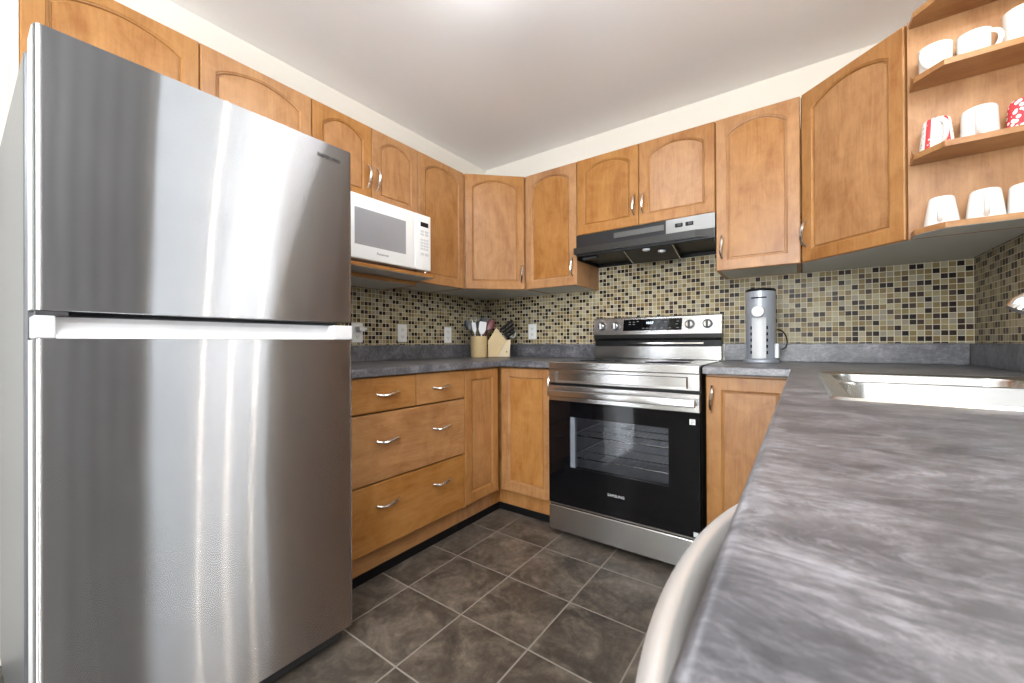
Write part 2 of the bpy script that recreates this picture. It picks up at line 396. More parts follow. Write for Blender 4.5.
def text_on(s, size, pos, face, bold=1.0, sx=1.0):
    """text standing upright at pos; face = '-y', '+x' : the way it looks"""
    bm = text_bm(s, size)
    bm.transform(Matrix.Diagonal((sx, 1, 1, 1)))
    R = Matrix.Rotation(PI / 2, 4, 'X')
    if face == '+x': R = Matrix.Rotation(PI / 2, 4, 'Z') @ R
    bm.transform(Matrix.Translation(Vector(pos)) @ R); return bm

# ------------------------------------------------------------------ room shell
WT = 0.12
struct('floor', B(-0.2, W + 0.2, YB - 0.2, 0.2, -0.08, 0.0), floor_mat())
struct('ceiling', B(-0.2, W + 0.2, YB - 0.2, 0.2, ZC, ZC + 0.08), CEILP)
struct('wall_back', B(-WT, W + WT, 0.0, WT, 0.0, ZC), WALLP)
def wall_with_hole(name, fixed0, fixed1, a0, a1, h, plane):
    """h = (u0, u1, z0, z1) opening; plane 'YZ' runs along y, 'XZ' along x"""
    bm = bmesh.new()
    for u0, u1, z0, z1 in ((a0, h[0], 0, ZC), (h[1], a1, 0, ZC), (h[0], h[1], 0, h[2]), (h[0], h[1], h[3], ZC)):
        if z1 - z0 < 1e-4: continue
        if plane == 'YZ': box(bm, fixed0, fixed1, u0, u1, z0, z1)
        else: box(bm, u0, u1, fixed0, fixed1, z0, z1)
    return struct(name, bm, WALLP)
wall_with_hole('wall_left', -WT, 0.0, YB, 0.0, (-5.4, -3.4, 0.85, 2.15), 'YZ')
KW = (-1.98, -1.04, 1.17, 2.08)
wall_with_hole('wall_right', W, W + WT, YB, 0.0, KW, 'YZ')
wall_with_hole('wall_front', YB - WT, YB, -WT, W + WT, (1.15, 2.63, 0.02, 2.15), 'XZ')
def window(name, plane, f, h, bars):
    bm = bmesh.new(); t = 0.045
    segs = [(h[0], h[1], h[2], h[2] + t), (h[0], h[1], h[3] - t, h[3]), (h[0], h[0] + t, h[2] + t, h[3] - t), (h[1] - t, h[1], h[2] + t, h[3] - t)]
    for b in bars: segs.append((b - t / 2, b + t / 2, h[2] + t, h[3] - t))
    for u0, u1, z0, z1 in segs:
        if plane == 'YZ': box(bm, f - 0.02, f + 0.02, u0, u1, z0, z1)
        else: box(bm, u0, u1, f - 0.02, f + 0.02, z0, z1)
    o = struct(name, bm, OFFW)
    g = B(f - 0.003, f + 0.003, h[0] + t, h[1] - t, h[2] + t, h[3] - t) if plane == 'YZ' else B(h[0] + t, h[1] - t, f - 0.003, f + 0.003, h[2] + t, h[3] - t)
    struct('window_pane', g, PANE, o); return o
window('window_1', 'YZ', W + 0.05, KW, [])
window('window_2', 'YZ', -0.06, (-5.4, -3.4, 0.85, 2.15), [-4.4])  # unseen side window, added as an opening for fill light
window('door_1', 'XZ', YB - 0.06, (1.15, 2.63, 0.02, 2.15), [1.89])
ZU0, ZU1 = 1.388, 2.145                     # wall cabinets
ZCT, LIP = 0.930, 0.036                     # worktop
# mosaic splashbacks, tiled straight on to the walls
struct('trim_1', B(0.0, W, -0.004, 0.0, 1.0245, 1.70), mosaic('mosaic_tile_back', 'X'))
struct('trim_2', B(0.0, 0.004, -1.755, -0.0045, 1.0245, 1.42), mosaic('mosaic_tile_side', 'Y'))
bmx = B(W - 0.004, W, -1.04, -0.0045, 1.0245, 1.40); box(bmx, W - 0.004, W, -3.2, -1.04, 1.0245, 1.17); box(bmx, W - 0.004, W, -3.2, -1.98, 1.17, 1.40)
struct('trim_3', bmx, bpy.data.materials['mosaic_tile_side'])

# ------------------------------------------------------------------ cabinet pieces
def pull(bm, c, L, vert=True, out=-1.0):
    """bowed bar pull with flattened feet; c is the centre on the face y = c[1], local frame"""
    pts, rad = [], []
    N = 14
    for i in range(N + 1):
        t = -1 + 2 * i / N
        o_ = 0.026 * (1 - abs(t) ** 3.2) + 0.001
        wv = (0.0028 if vert else 0.005) * math.sin(t * PI)
        a = t * L / 2
        pts.append((c[0] + wv, c[1] + out * o_, c[2] + a) if vert else (c[0] + a, c[1] + out * o_, c[2] + wv))
        rad.append(0.0040 + 0.0034 * (1 - t * t) + (0.0022 if abs(t) > 0.9 else 0))
    tube(bm, pts, rad, 8)
    for s in (-1, 1):
        p = (c[0], c[1], c[2] + s * L / 2) if vert else (c[0] + s * L / 2, c[1], c[2])
        lathe(bm, [(0.0065, 0.0), (0.0065, 0.002), (0.004, 0.006)], p, 10, 'Y')
    return bm
def panel_door(parent, x0, x1, z0, z1, arch=0.0, handle=None, st=0.047, name='door', pn='panel'):
    """framed door in the local frame: face at y = 0, 19 mm thick, panel sunk behind a moulded edge"""
    g = 0.0015; x0 += g; x1 -= g; z0 += g; z1 -= g
    w = x1 - x0; N = 16
    def inner(d):
        xl, xr, zb = x0 + st + d, x1 - st - d, z0 + st + 0.004 + d; zt = z1 - st + (0.013 if arch else 0.004) - d
        pts = [(xl, zb), (xr, zb)]
        for i in range(N + 1):
            s = 1 - 2 * i / N
            pts.append(((xl + xr) / 2 + s * (xr - xl) / 2, zt - arch * (s * s) - (arch * 0.12 if abs(s) == 1 else 0)))
        return pts
    def outer(d):
        pts = [(x0 + d, z0 + d), (x1 - d, z0 + d)]
        for i in range(N + 1):
            s = 1 - 2 * i / N; pts.append(((x0 + x1) / 2 + s * (w / 2 - d), z1 - d))
        return pts
    bm = bmesh.new()
    loops = [(outer(0), 0.019), (outer(0), 0.0035), (outer(0.0035), 0.0), (inner(0), 0.0), (inner(0.0025), 0.0030), (inner(0.006), 0.0042), (inner(0.0075), 0.0100), (inner(0.0115), 0.0100)]
    rings = [[bm.verts.new((x, y, z)) for x, z in L] for L, y in loops]
    n = len(rings[0])
    for a, b in zip(rings, rings[1:]):
        for i in range(n): bm.faces.new((a[i], a[(i + 1) % n], b[(i + 1) % n], b[i]))
    back = rings[0]; bm.faces.new(back)
    d = put(name, bm, WOOD_V, parent, False)
    XF[d.name] = XF[parent.name]
    pb = bmesh.new(); pl = inner(0.0115)
    a = [pb.verts.new((x, 0.0060, z)) for x, z in inner(0.0135)]; b = [pb.verts.new((x, 0.0105, z)) for x, z in pl]
    pb.faces.new(a); pb.faces.new(b[::-1])
    for i in range(len(a)): pb.faces.new((a[i], a[(i + 1) % len(a)], b[(i + 1) % len(a)], b[i]))
    put(pn, pb, WOOD_V, d, False)
    if handle: put('handle', pull(bmesh.new(), (handle[0], 0.0, handle[1]), 0.112), NICKEL, d, False, smooth=True)
    return d
def drawer(parent, x0, x1, z0, z1, handles):
    g = 0.0018
    d = put('drawer', B(x0 + g, x1 - g, 0.0, 0.019, z0 + g, z1 - g, bev=0.004, seg=2), WOOD_H, parent, False)
    XF[d.name] = XF[parent.name]
    for hx, hz in handles: put('handle', pull(bmesh.new(), (hx, 0.0, hz), 0.116, False), NICKEL, d, False, smooth=True)
    return d
def carcass(bm, w, dep, z0, z1, t=0.016, shelf=None, bottom=True):
    """open-fronted box, local frame, set 20 mm behind the door faces"""
    box(bm, 0.0005, t, 0.020, dep, z0, z1); box(bm, w - t, w - 0.0005, 0.020, dep, z0, z1)
    box(bm, t, w - t, 0.020, dep, z1 - t, z1); box(bm, t, w - t, dep - 0.006, dep, z0, z1 - t)
    if bottom: box(bm, t, w - t, 0.020, dep - 0.006, z0 + 0.003, z0 + 0.003 + t)
    return bm
CW = 'wall cabinet'
def wall_cab(label, loc, rotz, w, z0, z1, doors, dep=0.316):
    t = thing('wall_cabinet', label, CW, (loc[0], loc[1], z0), rotz)
    h = z1 - z0
    put('carcass', carcass(bmesh.new(), w, dep, 0, h, bottom=False), WOOD_V, t, False)
    put('bottom_panel', B(0.017, w - 0.017, 0.020, dep - 0.007, 0.002, 0.018), MELA, t, False, label='pale grey underside panel')
    for dd in doors: panel_door(t, *dd)
    return t
AR = 0.043
XU = 0.321; DU = 0.333
R90 = PI / 2
# over the fridge: local x runs along world +y
wall_cab('wide two-door honey maple wall cabinet above the stainless fridge', (XU, -2.454), R90, 0.836, 1.755, ZU1,
         [(0, 0.420, 0, ZU1 - 1.755, AR, (0.385, 0.07)), (0.420, 0.836, 0, ZU1 - 1.755, AR, (0.455, 0.07))])
put('end_panel', B(0.018, XU - 0.004, -2.4555, -2.4542, 1.757, ZU1 - 0.001), simple('beige_end_panel', (0.70, 0.62, 0.50), 0.5, nz=0.02), bpy.data.objects['wall_cabinet'], label='beige end panel')
# microwave cabinet: doors above an open niche
w_ = 0.6185; zd = 1.752
t = thing('wall_cabinet', 'two-door honey maple wall cabinet with an open niche holding the microwave', CW, (XU, -1.6175, 1.366), R90)
hh = ZU1 - 1.366
bm = carcass(bmesh.new(), w_, 0.316, 0, hh, bottom=False); box(bm, 0.016, w_ - 0.016, 0.020, 0.310, zd - 1.366, zd - 1.366 + 0.016)
put('carcass', bm, WOOD_V, t, False)
put('niche_floor', B(0.0165, w_ - 0.0165, 0.008, 0.309, 0.002, 0.022), WOOD_H, t, False)
bm = B(0.0165, w_ + 0.0, -0.139, -0.0045, 0.0275, 0.0455, bev=0.002); box(bm, 0.0165, w_ - 0.0165, -0.0045, 0.309, 0.0275, 0.0455)
sh = put('shelf', bm, WOOD_H, t, False)
XF[sh.name] = XF[t.name]
put('melamine_face', B(0.0175, w_ - 0.002, -0.136, 0.300, 0.0262, 0.0274), MELA, sh, False, label='pale grey underside of the shelf')
put('bottom_panel', B(0.0175, w_ - 0.0175, 0.021, 0.308, 0.0005, 0.0018), MELA, t, False, label='pale grey underside panel')
panel_door(t, 0, 0.3125, zd - 1.366, hh, AR, (0.3125 - 0.027, zd - 1.366 + 0.133))
panel_door(t, 0.3125, w_, zd - 1.366, hh, AR, (0.3125 + 0.027, zd - 1.366 + 0.133))
wall_cab('single-door honey maple wall cabinet between the microwave and the left corner cabinet', (XU, -0.998), R90, 0.385, ZU0, ZU1, [(0, 0.385, 0, ZU1 - ZU0, AR, (0.024, 0.07))])
def diag_cab(label, p0, p1, poly, hand):
    ang = math.atan2(p1[1] - p0[1], p1[0] - p0[0]); w = math.dist(p0, p1)
    t = thing('corner_wall_cabinet', label, CW, (p0[0], p0[1], ZU0), ang)
    put('carcass', prism(bmesh.new(), poly, ZU0 + 0.004, ZU1), WOOD_V, t)
    put('bottom_panel', prism(bmesh.new(), offset(poly, 0.004), ZU0 + 0.001, ZU0 + 0.0035), MELA, t, label='pale grey underside panel')
    panel_door(t, 0.001, w - 0.001, 0, ZU1 - ZU0, AR, (w - 0.026, 0.108) if hand == 'R' else (0.024, 0.127))
def inset_line(p0, p1, d):
    a = math.atan2(p1[1] - p0[1], p1[0] - p0[0]); n = Vector((-math.sin(a), math.cos(a))) * d
    return (p0[0] + n.x, p0[1] + n.y), (p1[0] + n.x, p1[1] + n.y)
a0, a1 = (XU + 0.001, -0.612), (0.612, -DU - 0.001)
i0, i1 = inset_line(a0, a1, 0.020)
diag_cab('diagonal corner wall cabinet above the knife block, flush with both walls of doors', a0, a1,
         [(0.005, -0.6115), (i0[0] - 0.012, -0.6115), i0, i1, (0.6115, i1[1] + 0.012), (0.6115, -0.005), (0.005, -0.005)], 'R')
wall_cab('narrow single-door wall cabinet left of the range hood', (0.613, -DU), 0, 0.378, ZU0, ZU1, [(0, 0.378, 0, ZU1 - ZU0, AR, (0.378 - 0.027, 0.117))], 0.328)
wall_cab('short two-door honey maple wall cabinet right above the range hood', (0.992, -DU), 0, 0.768, 1.687, ZU1,
         [(0, 0.382, 0, ZU1 - 1.687, AR, (0.382 - 0.026, 0.118)), (0.382, 0.768, 0, ZU1 - 1.687, AR, (0.382 + 0.026, 0.118))], 0.328)
wall_cab('single-door wall cabinet above the coffee maker, right of the hood', (1.7615, -DU), 0, 0.347, ZU0, ZU1, [(0, 0.347, 0, ZU1 - ZU0, AR, (0.027, 0.118))], 0.328)
b0, b1 = (2.110, -DU - 0.001), (2.407, -0.616)
j0, j1 = inset_line(b0, b1, 0.020)
diag_cab('diagonal corner wall cabinet next to the open mug shelves', b0, b1,
         [(2.1105, -0.005), (2.1105, j0[1] + 0.012), j0, j1, (j1[0] + 0.012, -0.6155), (W - 0.005, -0.6155), (W - 0.005, -0.005)], 'L')
# open shelves on the side of the diagonal cabinet
t = thing('open_shelf_unit', 'open honey maple end shelves holding three rows of mugs', 'shelf unit', (2.414, -0.6160, ZU0))
put('back_panel', B(2.414, W - 0.001, -0.6190, -0.6160, ZU0, ZU1), WOOD_V, t)
def shelf_poly(): return [(2.418, -0.6195), (2.418, -0.684), (2.476, -0.755), (W - 0.002, -0.755), (W - 0.002, -0.6195)]
for i, z in enumerate((1.390, 1.643, 1.899, 2.120)):
    bm = prism(bmesh.new(), shelf_poly(), z, z + 0.018)
    s_ = put('shelf', bm, WOOD_H, t)
    if i == 0: put('melamine_face', prism(bmesh.new(), offset(shelf_poly(), 0.003), z - 0.0012, z - 0.0001), MELA, s_, label='pale grey underside of the lowest shelf')
    if i in (1, 2):
        put('end_guard', tube(bmesh.new(), [(2.421, -0.6215, z + 0.018), (2.421, -0.626, z + 0.034), (2.421, -0.634, z + 0.044), (2.421, -0.645, z + 0.030), (2.421, -0.660, z + 0.019)], 0.0012, 8, flat=(3, 1)), WOOD_V, s_)

# ------------------------------------------------------------------ base cabinets
def base_carc(bm, w, dep=0.585, toe=0.058, z0=0.1425, z1=0.890):
    carcass(bm, w, dep, z0, z1)
    box(bm, 0.001, w - 0.001, toe, toe + 0.016, 0.0, z0)          # toe board
    box(bm, 0.001, 0.016, toe + 0.016, dep, 0.0, z0); box(bm, w - 0.016, w - 0.001, toe + 0.016, dep, 0.0, z0)
    return bm
XL = 0.620
t = thing('drawer_cabinet', 'four-drawer honey maple base cabinet beside the fridge', 'base cabinet', (XL, -1.625, 0), R90)
w_ = 0.685
put('carcass', base_carc(bmesh.new(), w_), WOOD_H, t, False)
zt = 0.890
def hz_(u): return u
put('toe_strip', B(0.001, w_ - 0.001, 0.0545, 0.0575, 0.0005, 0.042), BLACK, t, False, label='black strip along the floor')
drawer(t, 0, 0.345, 0.737, zt, [(0.185, 0.815)])
drawer(t, 0.345, w_, 0.737, zt, [(0.512, 0.815)])
drawer(t, 0, w_, 0.436, 0.734, [(0.185, 0.612), (0.512, 0.612)])
drawer(t, 0, w_, 0.146, 0.433, [(0.185, 0.335), (0.512, 0.335)])
t = thing('corner_base_cabinet', 'corner base cabinet with two panelled doors folding into the left corner', 'base cabinet', (XL, -0.939, 0), R90)
bm = base_carc(bmesh.new(), 0.293); put('carcass', bm, WOOD_V, t, False)
panel_door(t, 0, 0.296, 0.146, 0.884, 0, None, 0.052)
# the other leg of the corner cabinet faces the room (world frame from here on)
t2 = t
bm = bmesh.new(); box(bm, 0.018, 0.60, -0.60, -0.02, 0.1425, 0.885); box(bm, 0.601, 0.985, -0.60, -0.02, 0.1425, 0.885)
box(bm, 0.546, 0.985, -0.562, -0.546, 0, 0.142); box(bm, 0.546, 0.562, -0.647, -0.562, 0, 0.142)
put('corner_carcass', bm, WOOD_V, t2)
tmp = XF[t2.name]
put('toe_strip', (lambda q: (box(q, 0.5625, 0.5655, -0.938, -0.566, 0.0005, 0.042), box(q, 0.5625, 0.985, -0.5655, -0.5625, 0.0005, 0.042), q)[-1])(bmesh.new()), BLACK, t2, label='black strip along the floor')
L = Matrix.Translation((0.624, -0.620, 0))
def door_world(parent, L, *args, **k):
    """panel_door at a frame of its own under an existing thing"""
    before = set(bpy.data.objects)
    d = panel_door(parent, *args, **k)
    rel = XF[parent.name].inverted() @ L
    for o in set(bpy.data.objects) - before: o.data.transform(rel)
    return d
door_world(t2, L, 0, 0.356, 0.146, 0.884, 0, (0.349, 0.815), 0.052)
t = thing('base_cabinet', 'single-door base cabinet between the range and the long grey worktop', 'base cabinet', (1.761, -0.620, 0), 0)
bm = base_carc(bmesh.new(), 0.338, 0.60); put('carcass', bm, WOOD_V, t, False)
panel_door(t, 0, 0.336, 0.146, 0.884, 0, (0.026, 0.785), 0.060)
# right run, facing -x
XR = 2.100
def right_unit(name, label, y0, y1, ndoor):
    t = thing(name, label, 'base cabinet', (XR, y0, 0), -R90)
    w = y0 - y1
    bm = base_carc(bmesh.new(), w - 0.002, 0.60, z1=0.700 if 'sink' in name else 0.890)
    box(bm, 0.001, w - 0.003, 0.0, 0.019, 0.755, 0.888, bev=0.002)
    if 'sink' in name: box(bm, 0.0005, 0.016, 0.02, 0.6, 0.7, 0.888); box(bm, w - 0.018, w - 0.0025, 0.02, 0.6, 0.7, 0.888)
    put('carcass', bm, WOOD_V, t, False)
    for k in range(ndoor):
        a = w * k / ndoor; b = w * (k + 1) / ndoor
        panel_door(t, a, b - 0.001, 0.146, 0.752, 0, ((b - 0.03) if k == 0 else (a + 0.03), 0.68), 0.052)
right_unit('sink_base_cabinet', 'wide two-door base cabinet under the double sink', -0.84, -1.665, 2)
right_unit('base_cabinet', 'narrow base cabinet between the sink cabinet and the dishwasher', -1.667, -1.888, 1)
right_unit('base_cabinet', 'base cabinet under the near end of the long worktop, past the dishwasher', -2.494, -3.195, 2)

cv = bmesh.new(); cpts = []
for i in range(61):
    yy = -2.00 - 0.95 * i / 60; cpts.append((W - 0.055 + 0.022 * math.sin(i * 1.05), yy))
lo = [[cv.verts.new((x + dx, y, z)) for x, y in cpts] for dx in (0, 0.004) for z in (1.04, 2.20)]
for a_, b_ in ((lo[0], lo[1]), (lo[3], lo[2]), (lo[2], lo[0]), (lo[1], lo[3])):
    for i in range(60): cv.faces.new((a_[i], a_[i + 1], b_[i + 1], b_[i]))
t = thing('backdrop', 'charcoal curtain added out of view, darkening the fridge door reflection', 'backdrop', (W - 0.05, -2.5, 1.04))  # unseen dark cloth, added so the left of the fridge reflects something dark
put('cloth', cv, simple('charcoal_cloth', (0.10, 0.098, 0.108), 0.9, nz=0.05), t, smooth=True)
put('rod', tube(bmesh.new(), [(W - 0.055, -3.0, 2.215), (W - 0.055, -1.72, 2.215)], 0.008, 8), BLACK, t)

# ------------------------------------------------------------------ worktops
t = thing('worktop', 'dark slate-look L-shaped worktop in the left corner, carrying the knife block', 'countertop', (0.32, -0.6, ZCT - LIP))
XW = 0.641; YW = -0.645
put('counter_slab', slab(bmesh.new(), [(0.003, -1.672), (XW, -1.672), (XW, YW), (0.986, YW), (0.986, -0.003), (0.003, -0.003)], [], ZCT - LIP, ZCT), LAM, t, smooth=True)
bm = B(0.0045, 0.020, -1.672, -0.0215, ZCT + 0.0003, 1.0235, bev=0.002); box(bm, 0.0045, 0.984, -0.021, -0.0045, ZCT + 0.0003, 1.0235, bev=0.002)
put('upstand', bm, LAM, t)
t = thing('worktop', 'long slate-look worktop in the foreground with the sink set into it', 'countertop', (2.4, -1.6, ZCT - LIP))
XE = 2.073
SX0, SX1, SY0, SY1 = 2.150, 2.655, -1.640, -0.872
hole = rrect(SX0 + 0.015, SX1 - 0.015, SY0 + 0.015, SY1 - 0.015, 0.03)
put('counter_slab', slab(bmesh.new(), [(1.7545, -0.003), (1.7545, YW), (XE, YW), (XE, -3.22), (W - 0.003, -3.22), (W - 0.003, -0.003)], [hole], ZCT - LIP, ZCT), LAM, t, smooth=True)
bm = B(1.756, W - 0.021, -0.021, -0.0045, ZCT + 0.0003, 1.0235, bev=0.002); box(bm, W - 0.0205, W - 0.0045, -3.22, -0.0045, ZCT + 0.0003, 1.0235, bev=0.002)
put('upstand', bm, LAM, t)

# ------------------------------------------------------------------ sink and tap
SINKM = steel('sink_stainless', (0.70, 0.70, 0.69), 0.26, 0.3, 0.0)
t = thing('kitchen_sink', 'stainless steel double-bowl sink sunk into the grey worktop', 'sink', ((SX0 + SX1) / 2, (SY0 + SY1) / 2, ZCT))
ym = -1.205
bm = bmesh.new(); zr = ZCT + 0.004
bowls = [(SX0 + 0.034, SX1 - 0.085, SY0 + 0.028, ym - 0.014), (SX0 + 0.034, SX1 - 0.085, ym + 0.014, SY1 - 0.028)]
def ring_fill(bm, rings):
    for a, b in zip(rings, rings[1:]):
        n = len(a)
        for i in range(n): bm.faces.new((a[i], a[(i + 1) % n], b[(i + 1) % n], b[i]))
outl = rrect(SX0, SX1, SY0, SY1, 0.03); outl2 = rrect(SX0 + 0.006, SX1 - 0.006, SY0 + 0.006, SY1 - 0.006, 0.026)
outl3 = rrect(SX0 + 0.016, SX1 - 0.016, SY0 + 0.016, SY1 - 0.016, 0.02)
R0 = [bm.verts.new((x, y, ZCT + 0.0005)) for x, y in outl]; R1 = [bm.verts.new((x, y, zr + 0.001)) for x, y in outl2]
R2 = [bm.verts.new((x, y, zr - 0.0035)) for x, y in outl3]
ring_fill(bm, [R0, R1, R2])
ed = [bm.edges.get((R2[i], R2[(i + 1) % len(R2)])) for i in range(len(R2))]
hv = []
for b in bowls:
    v = [bm.verts.new((x, y, zr - 0.0035)) for x, y in rrect(b[0], b[1], b[2], b[3], 0.055, 7)]; hv.append(v)
    ed += [bm.edges.new((v[i], v[(i + 1) % len(v)])) for i in range(len(v))]
bmesh.ops.triangle_fill(bm, use_beauty=True, use_dissolve=False, edges=ed)
rim = put('rim', bm, SINKM, t, smooth=True)
for b in bowls:
    bm = bmesh.new(); rr = []
    for ins, z in ((0, zr - 0.0036), (0.003, zr - 0.012), (0.010, zr - 0.150), (0.022, zr - 0.178), (0.05, zr - 0.186)):
        rr.append([bm.verts.new((x, y, z)) for x, y in rrect(b[0] + ins, b[1] - ins, b[2] + ins, b[3] - ins, max(0.015, 0.055 - ins * 0.5), 7)])
    ring_fill(bm, rr); bm.faces.new(rr[-1])
    bw = put('bowl', bm, SINKM, t, smooth=True)
    XF[bw.name] = XF[t.name]
    cx, cy = (b[0] + b[1]) / 2, (b[2] + b[3]) / 2
    put('drain', lathe(bmesh.new(), [(0.042, 0), (0.042, 0.003), (0.034, 0.003), (0.030, -0.001), (0.005, -0.001), (0.005, 0.006)], (cx, cy, zr - 0.1855), 24), CHROME, bw, smooth=True)
t = thing('kitchen_faucet', 'chrome kitchen tap behind the sink with its spout over the bowls', 'faucet', (2.612, -1.235, ZCT + 0.002))
put('base_plate', lathe(bmesh.new(), [(0.03, 0.0), (0.03, 0.008), (0.024, 0.014)], (2.612, -1.235, ZCT + 0.002), 24, sx=0.9, sy=2.2), CHROME, t, smooth=True)
put('body', lathe(bmesh.new(), [(0.024, 0.012), (0.022, 0.06), (0.024, 0.10), (0.020, 0.125)], (2.612, -1.235, ZCT + 0.002), 24), CHROME, t, smooth=True)
sp = [(2.612, -1.235, 1.055), (2.602, -1.235, 1.098), (2.575, -1.235, 1.132), (2.535, -1.235, 1.138), (2.49, -1.235, 1.126), (2.462, -1.235, 1.110), (2.455, -1.235, 1.100)]
put('spout', tube(bmesh.new(), [(x + 0.028 * (1 if i_ > 2 else 0), y, z) for i_, (x, y, z) in enumerate(sp)], [0.018, 0.018, 0.020, 0.023, 0.024, 0.021, 0.018], 16), CHROME, t, smooth=True)
put('lever', tube(bmesh.new(), [(2.612, -1.235, 1.06), (2.632, -1.235, 1.10), (2.66, -1.235, 1.15)], [0.012, 0.008, 0.009], 12), CHROME, t, smooth=True)

# ------------------------------------------------------------------ fridge
FX = 0.84; FY0, FY1 = -2.469, -1.752; FZ = 1.697
t = thing('refrigerator', 'tall stainless steel top-freezer refrigerator standing at the left', 'refrigerator', (0.43, (FY0 + FY1) / 2, 0))
put('cabinet_body', B(0.012, 0.752, FY0 - 0.006, FY1 - 0.004, 0.03, 1.672, bev=0.006, seg=2), FRIDGE_SIDE, t, label='silver grey side and top')
def door_prism(z0, z1, ztop_lip=None):
    # front face gently rounded at both upright edges
    pr = [(0.762, FY0 + 0.001), (0.828, FY0 + 0.001), (0.836, FY0 + 0.003), (FX - 0.0006, FY0 + 0.007), (FX, FY0 + 0.014)]
    n = 1
    for i in range(1, n): pass
    pr += [(FX, FY1 - 0.014), (FX - 0.0006, FY1 - 0.007), (0.836, FY1 - 0.003), (0.828, FY1 - 0.001), (0.762, FY1 - 0.001)]
    return prism(bmesh.new(), pr, z0, z1)
EDGE = simple('pale_silver_door_edge', (0.74, 0.75, 0.77), 0.35, 0.3, nz=0.01)
fd = put('freezer_door', door_prism(1.108, FZ), FRIDGE_STEEL, t, smooth=True, label='upper brushed stainless door')
XF[fd.name] = XF[t.name]
put('brand_lettering', text_on('SAMSUNG', 0.0165, (FX + 0.0008, -1.836, 1.650), '+x', sx=1.05), DKGREY, fd, label='grey maker lettering in the upper right of the door')
put('door_edge', B(0.757, 0.826, FY0 - 0.0006, FY0 + 0.0006, 1.110, FZ - 0.002), EDGE, fd, label='pale edge of the freezer door')
ld = put('fresh_food_door', door_prism(0.065, 1.0485), FRIDGE_STEEL, t, smooth=True, label='lower brushed stainless door')
XF[ld.name] = XF[t.name]
put('door_edge', B(0.757, 0.826, FY0 - 0.0006, FY0 + 0.0006, 0.15, 1.046), EDGE, ld, label='pale edge of the lower door')
GRIPM = simple('bright_grip_steel', (0.86, 0.86, 0.88), 0.30, 0.35, nz=0.02)
# grip along the top of the lower door: flush end caps, scooped middle
bm = bmesh.new()
prof = [(0.762, 1.0495), (FX - 0.001, 1.0495), (FX - 0.004, 1.056), (0.808, 1.084), (0.800, 1.0965), (0.762, 1.0965)]
def ext(y0, y1, pf):
    lo = [bm.verts.new((x, y0, z)) for x, z in pf]; hi = [bm.verts.new((x, y1, z)) for x, z in pf]
    bm.faces.new(lo); bm.faces.new(hi[::-1])
    for i in range(len(pf)): bm.faces.new((lo[i], lo[(i + 1) % len(pf)], hi[(i + 1) % len(pf)], hi[i]))
ext(FY0 + 0.031, FY1 - 0.070, prof)
gr = put('grip_channel', bm, GRIPM, ld, label='bright scooped grip along the top of the lower door')
bm = B(0.762, FX + 0.0005, FY0 + 0.001, FY0 + 0.031, 1.0495, 1.0965, bev=0.002); put('grip_end_cap', bm, EDGE, ld, label='pale end cap of the grip')
bm = B(0.762, FX + 0.0005, FY1 - 0.070, FY1 - 0.001, 1.0495, 1.0965, bev=0.002); put('grip_end_cap', bm, GRIPM, ld, label='bright end cap of the grip')
put('hinge', B(0.745, 0.83, FY0 + 0.004, FY0 + 0.05, 1.0975, 1.1065), CHROME, t)
put('top_hinge_cover', B(0.60, 0.80, FY0 + 0.01, FY0 + 0.07, 1.6725, 1.690, bev=0.004), FRIDGE_SIDE, t)
put('kick_plate', B(0.70, 0.80, FY0 + 0.02, FY1 - 0.02, 0.012, 0.060), DKGREY, t)
bm = bmesh.new()
for x in (0.1, 0.72):
    for y in (FY0 + 0.06, FY1 - 0.06): put('foot', lathe(bmesh.new(), [(0.018, 0.0), (0.018, 0.010), (0.01, 0.012), (0.01, 0.032)], (x, y, 0.0), 12), BLACK, t)
bm.free()

# ------------------------------------------------------------------ microwave
MX = 0.460; MY0, MY1 = -1.592, -1.033; MZ0, MZ1 = 1.427, 1.725
t = thing('microwave_oven', 'white microwave oven on the shelf under the wall cabinets, beside the fridge', 'microwave', (0.27, -1.31, MZ0 - 0.014))
put('casing', B(0.075, MX - 0.028, MY0 + 0.004, MY1 - 0.004, MZ0, MZ1 - 0.002, bev=0.005, seg=2), WHITE, t)
yd = -1.147
d = put('door', B(MX - 0.027, MX, MY0, yd, MZ0, MZ1, bev=0.006, seg=3), WHITE, t, smooth=True); XF[d.name] = XF[t.name]
bm = B(MX - 0.002, MX + 0.0006, -1.497, -1.205, 1.492, 1.662, bev=0.0004); put('window', bm, MWWIN, d, label='grey mesh window')
put('maker_mark', text_on('Panasonic', 0.016, (MX + 0.0006, -1.345, 1.464), '+x', sx=1.1), INKG, d)
cp = put('control_panel', B(MX - 0.027, MX, yd + 0.0012, MY1, MZ0, MZ1, bev=0.006, seg=3), WHITE, t, smooth=True); XF[cp.name] = XF[t.name]
put('display', B(MX - 0.002, MX + 0.0008, -1.107, -1.053, 1.660, 1.684), BLACK, cp, label='small black clock display')
bm = bmesh.new()
for r in range(2):
    for c in range(2): box(bm, MX - 0.001, MX + 0.0012, -1.108 + c * 0.031, -1.083 + c * 0.031, 1.612 + r * 0.016, 1.624 + r * 0.016, bev=0.0008)
for r in range(4):
    for c in range(3): box(bm, MX - 0.001, MX + 0.0008, -1.108 + c * 0.020, -1.092 + c * 0.020, 1.535 + r * 0.016, 1.546 + r * 0.016)
box(bm, MX - 0.001, MX + 0.0012, -1.108, -1.083, 1.505, 1.519); box(bm, MX - 0.001, MX + 0.0012, -1.077, -1.052, 1.505, 1.519)
put('buttons', bm, LTGREY, cp)
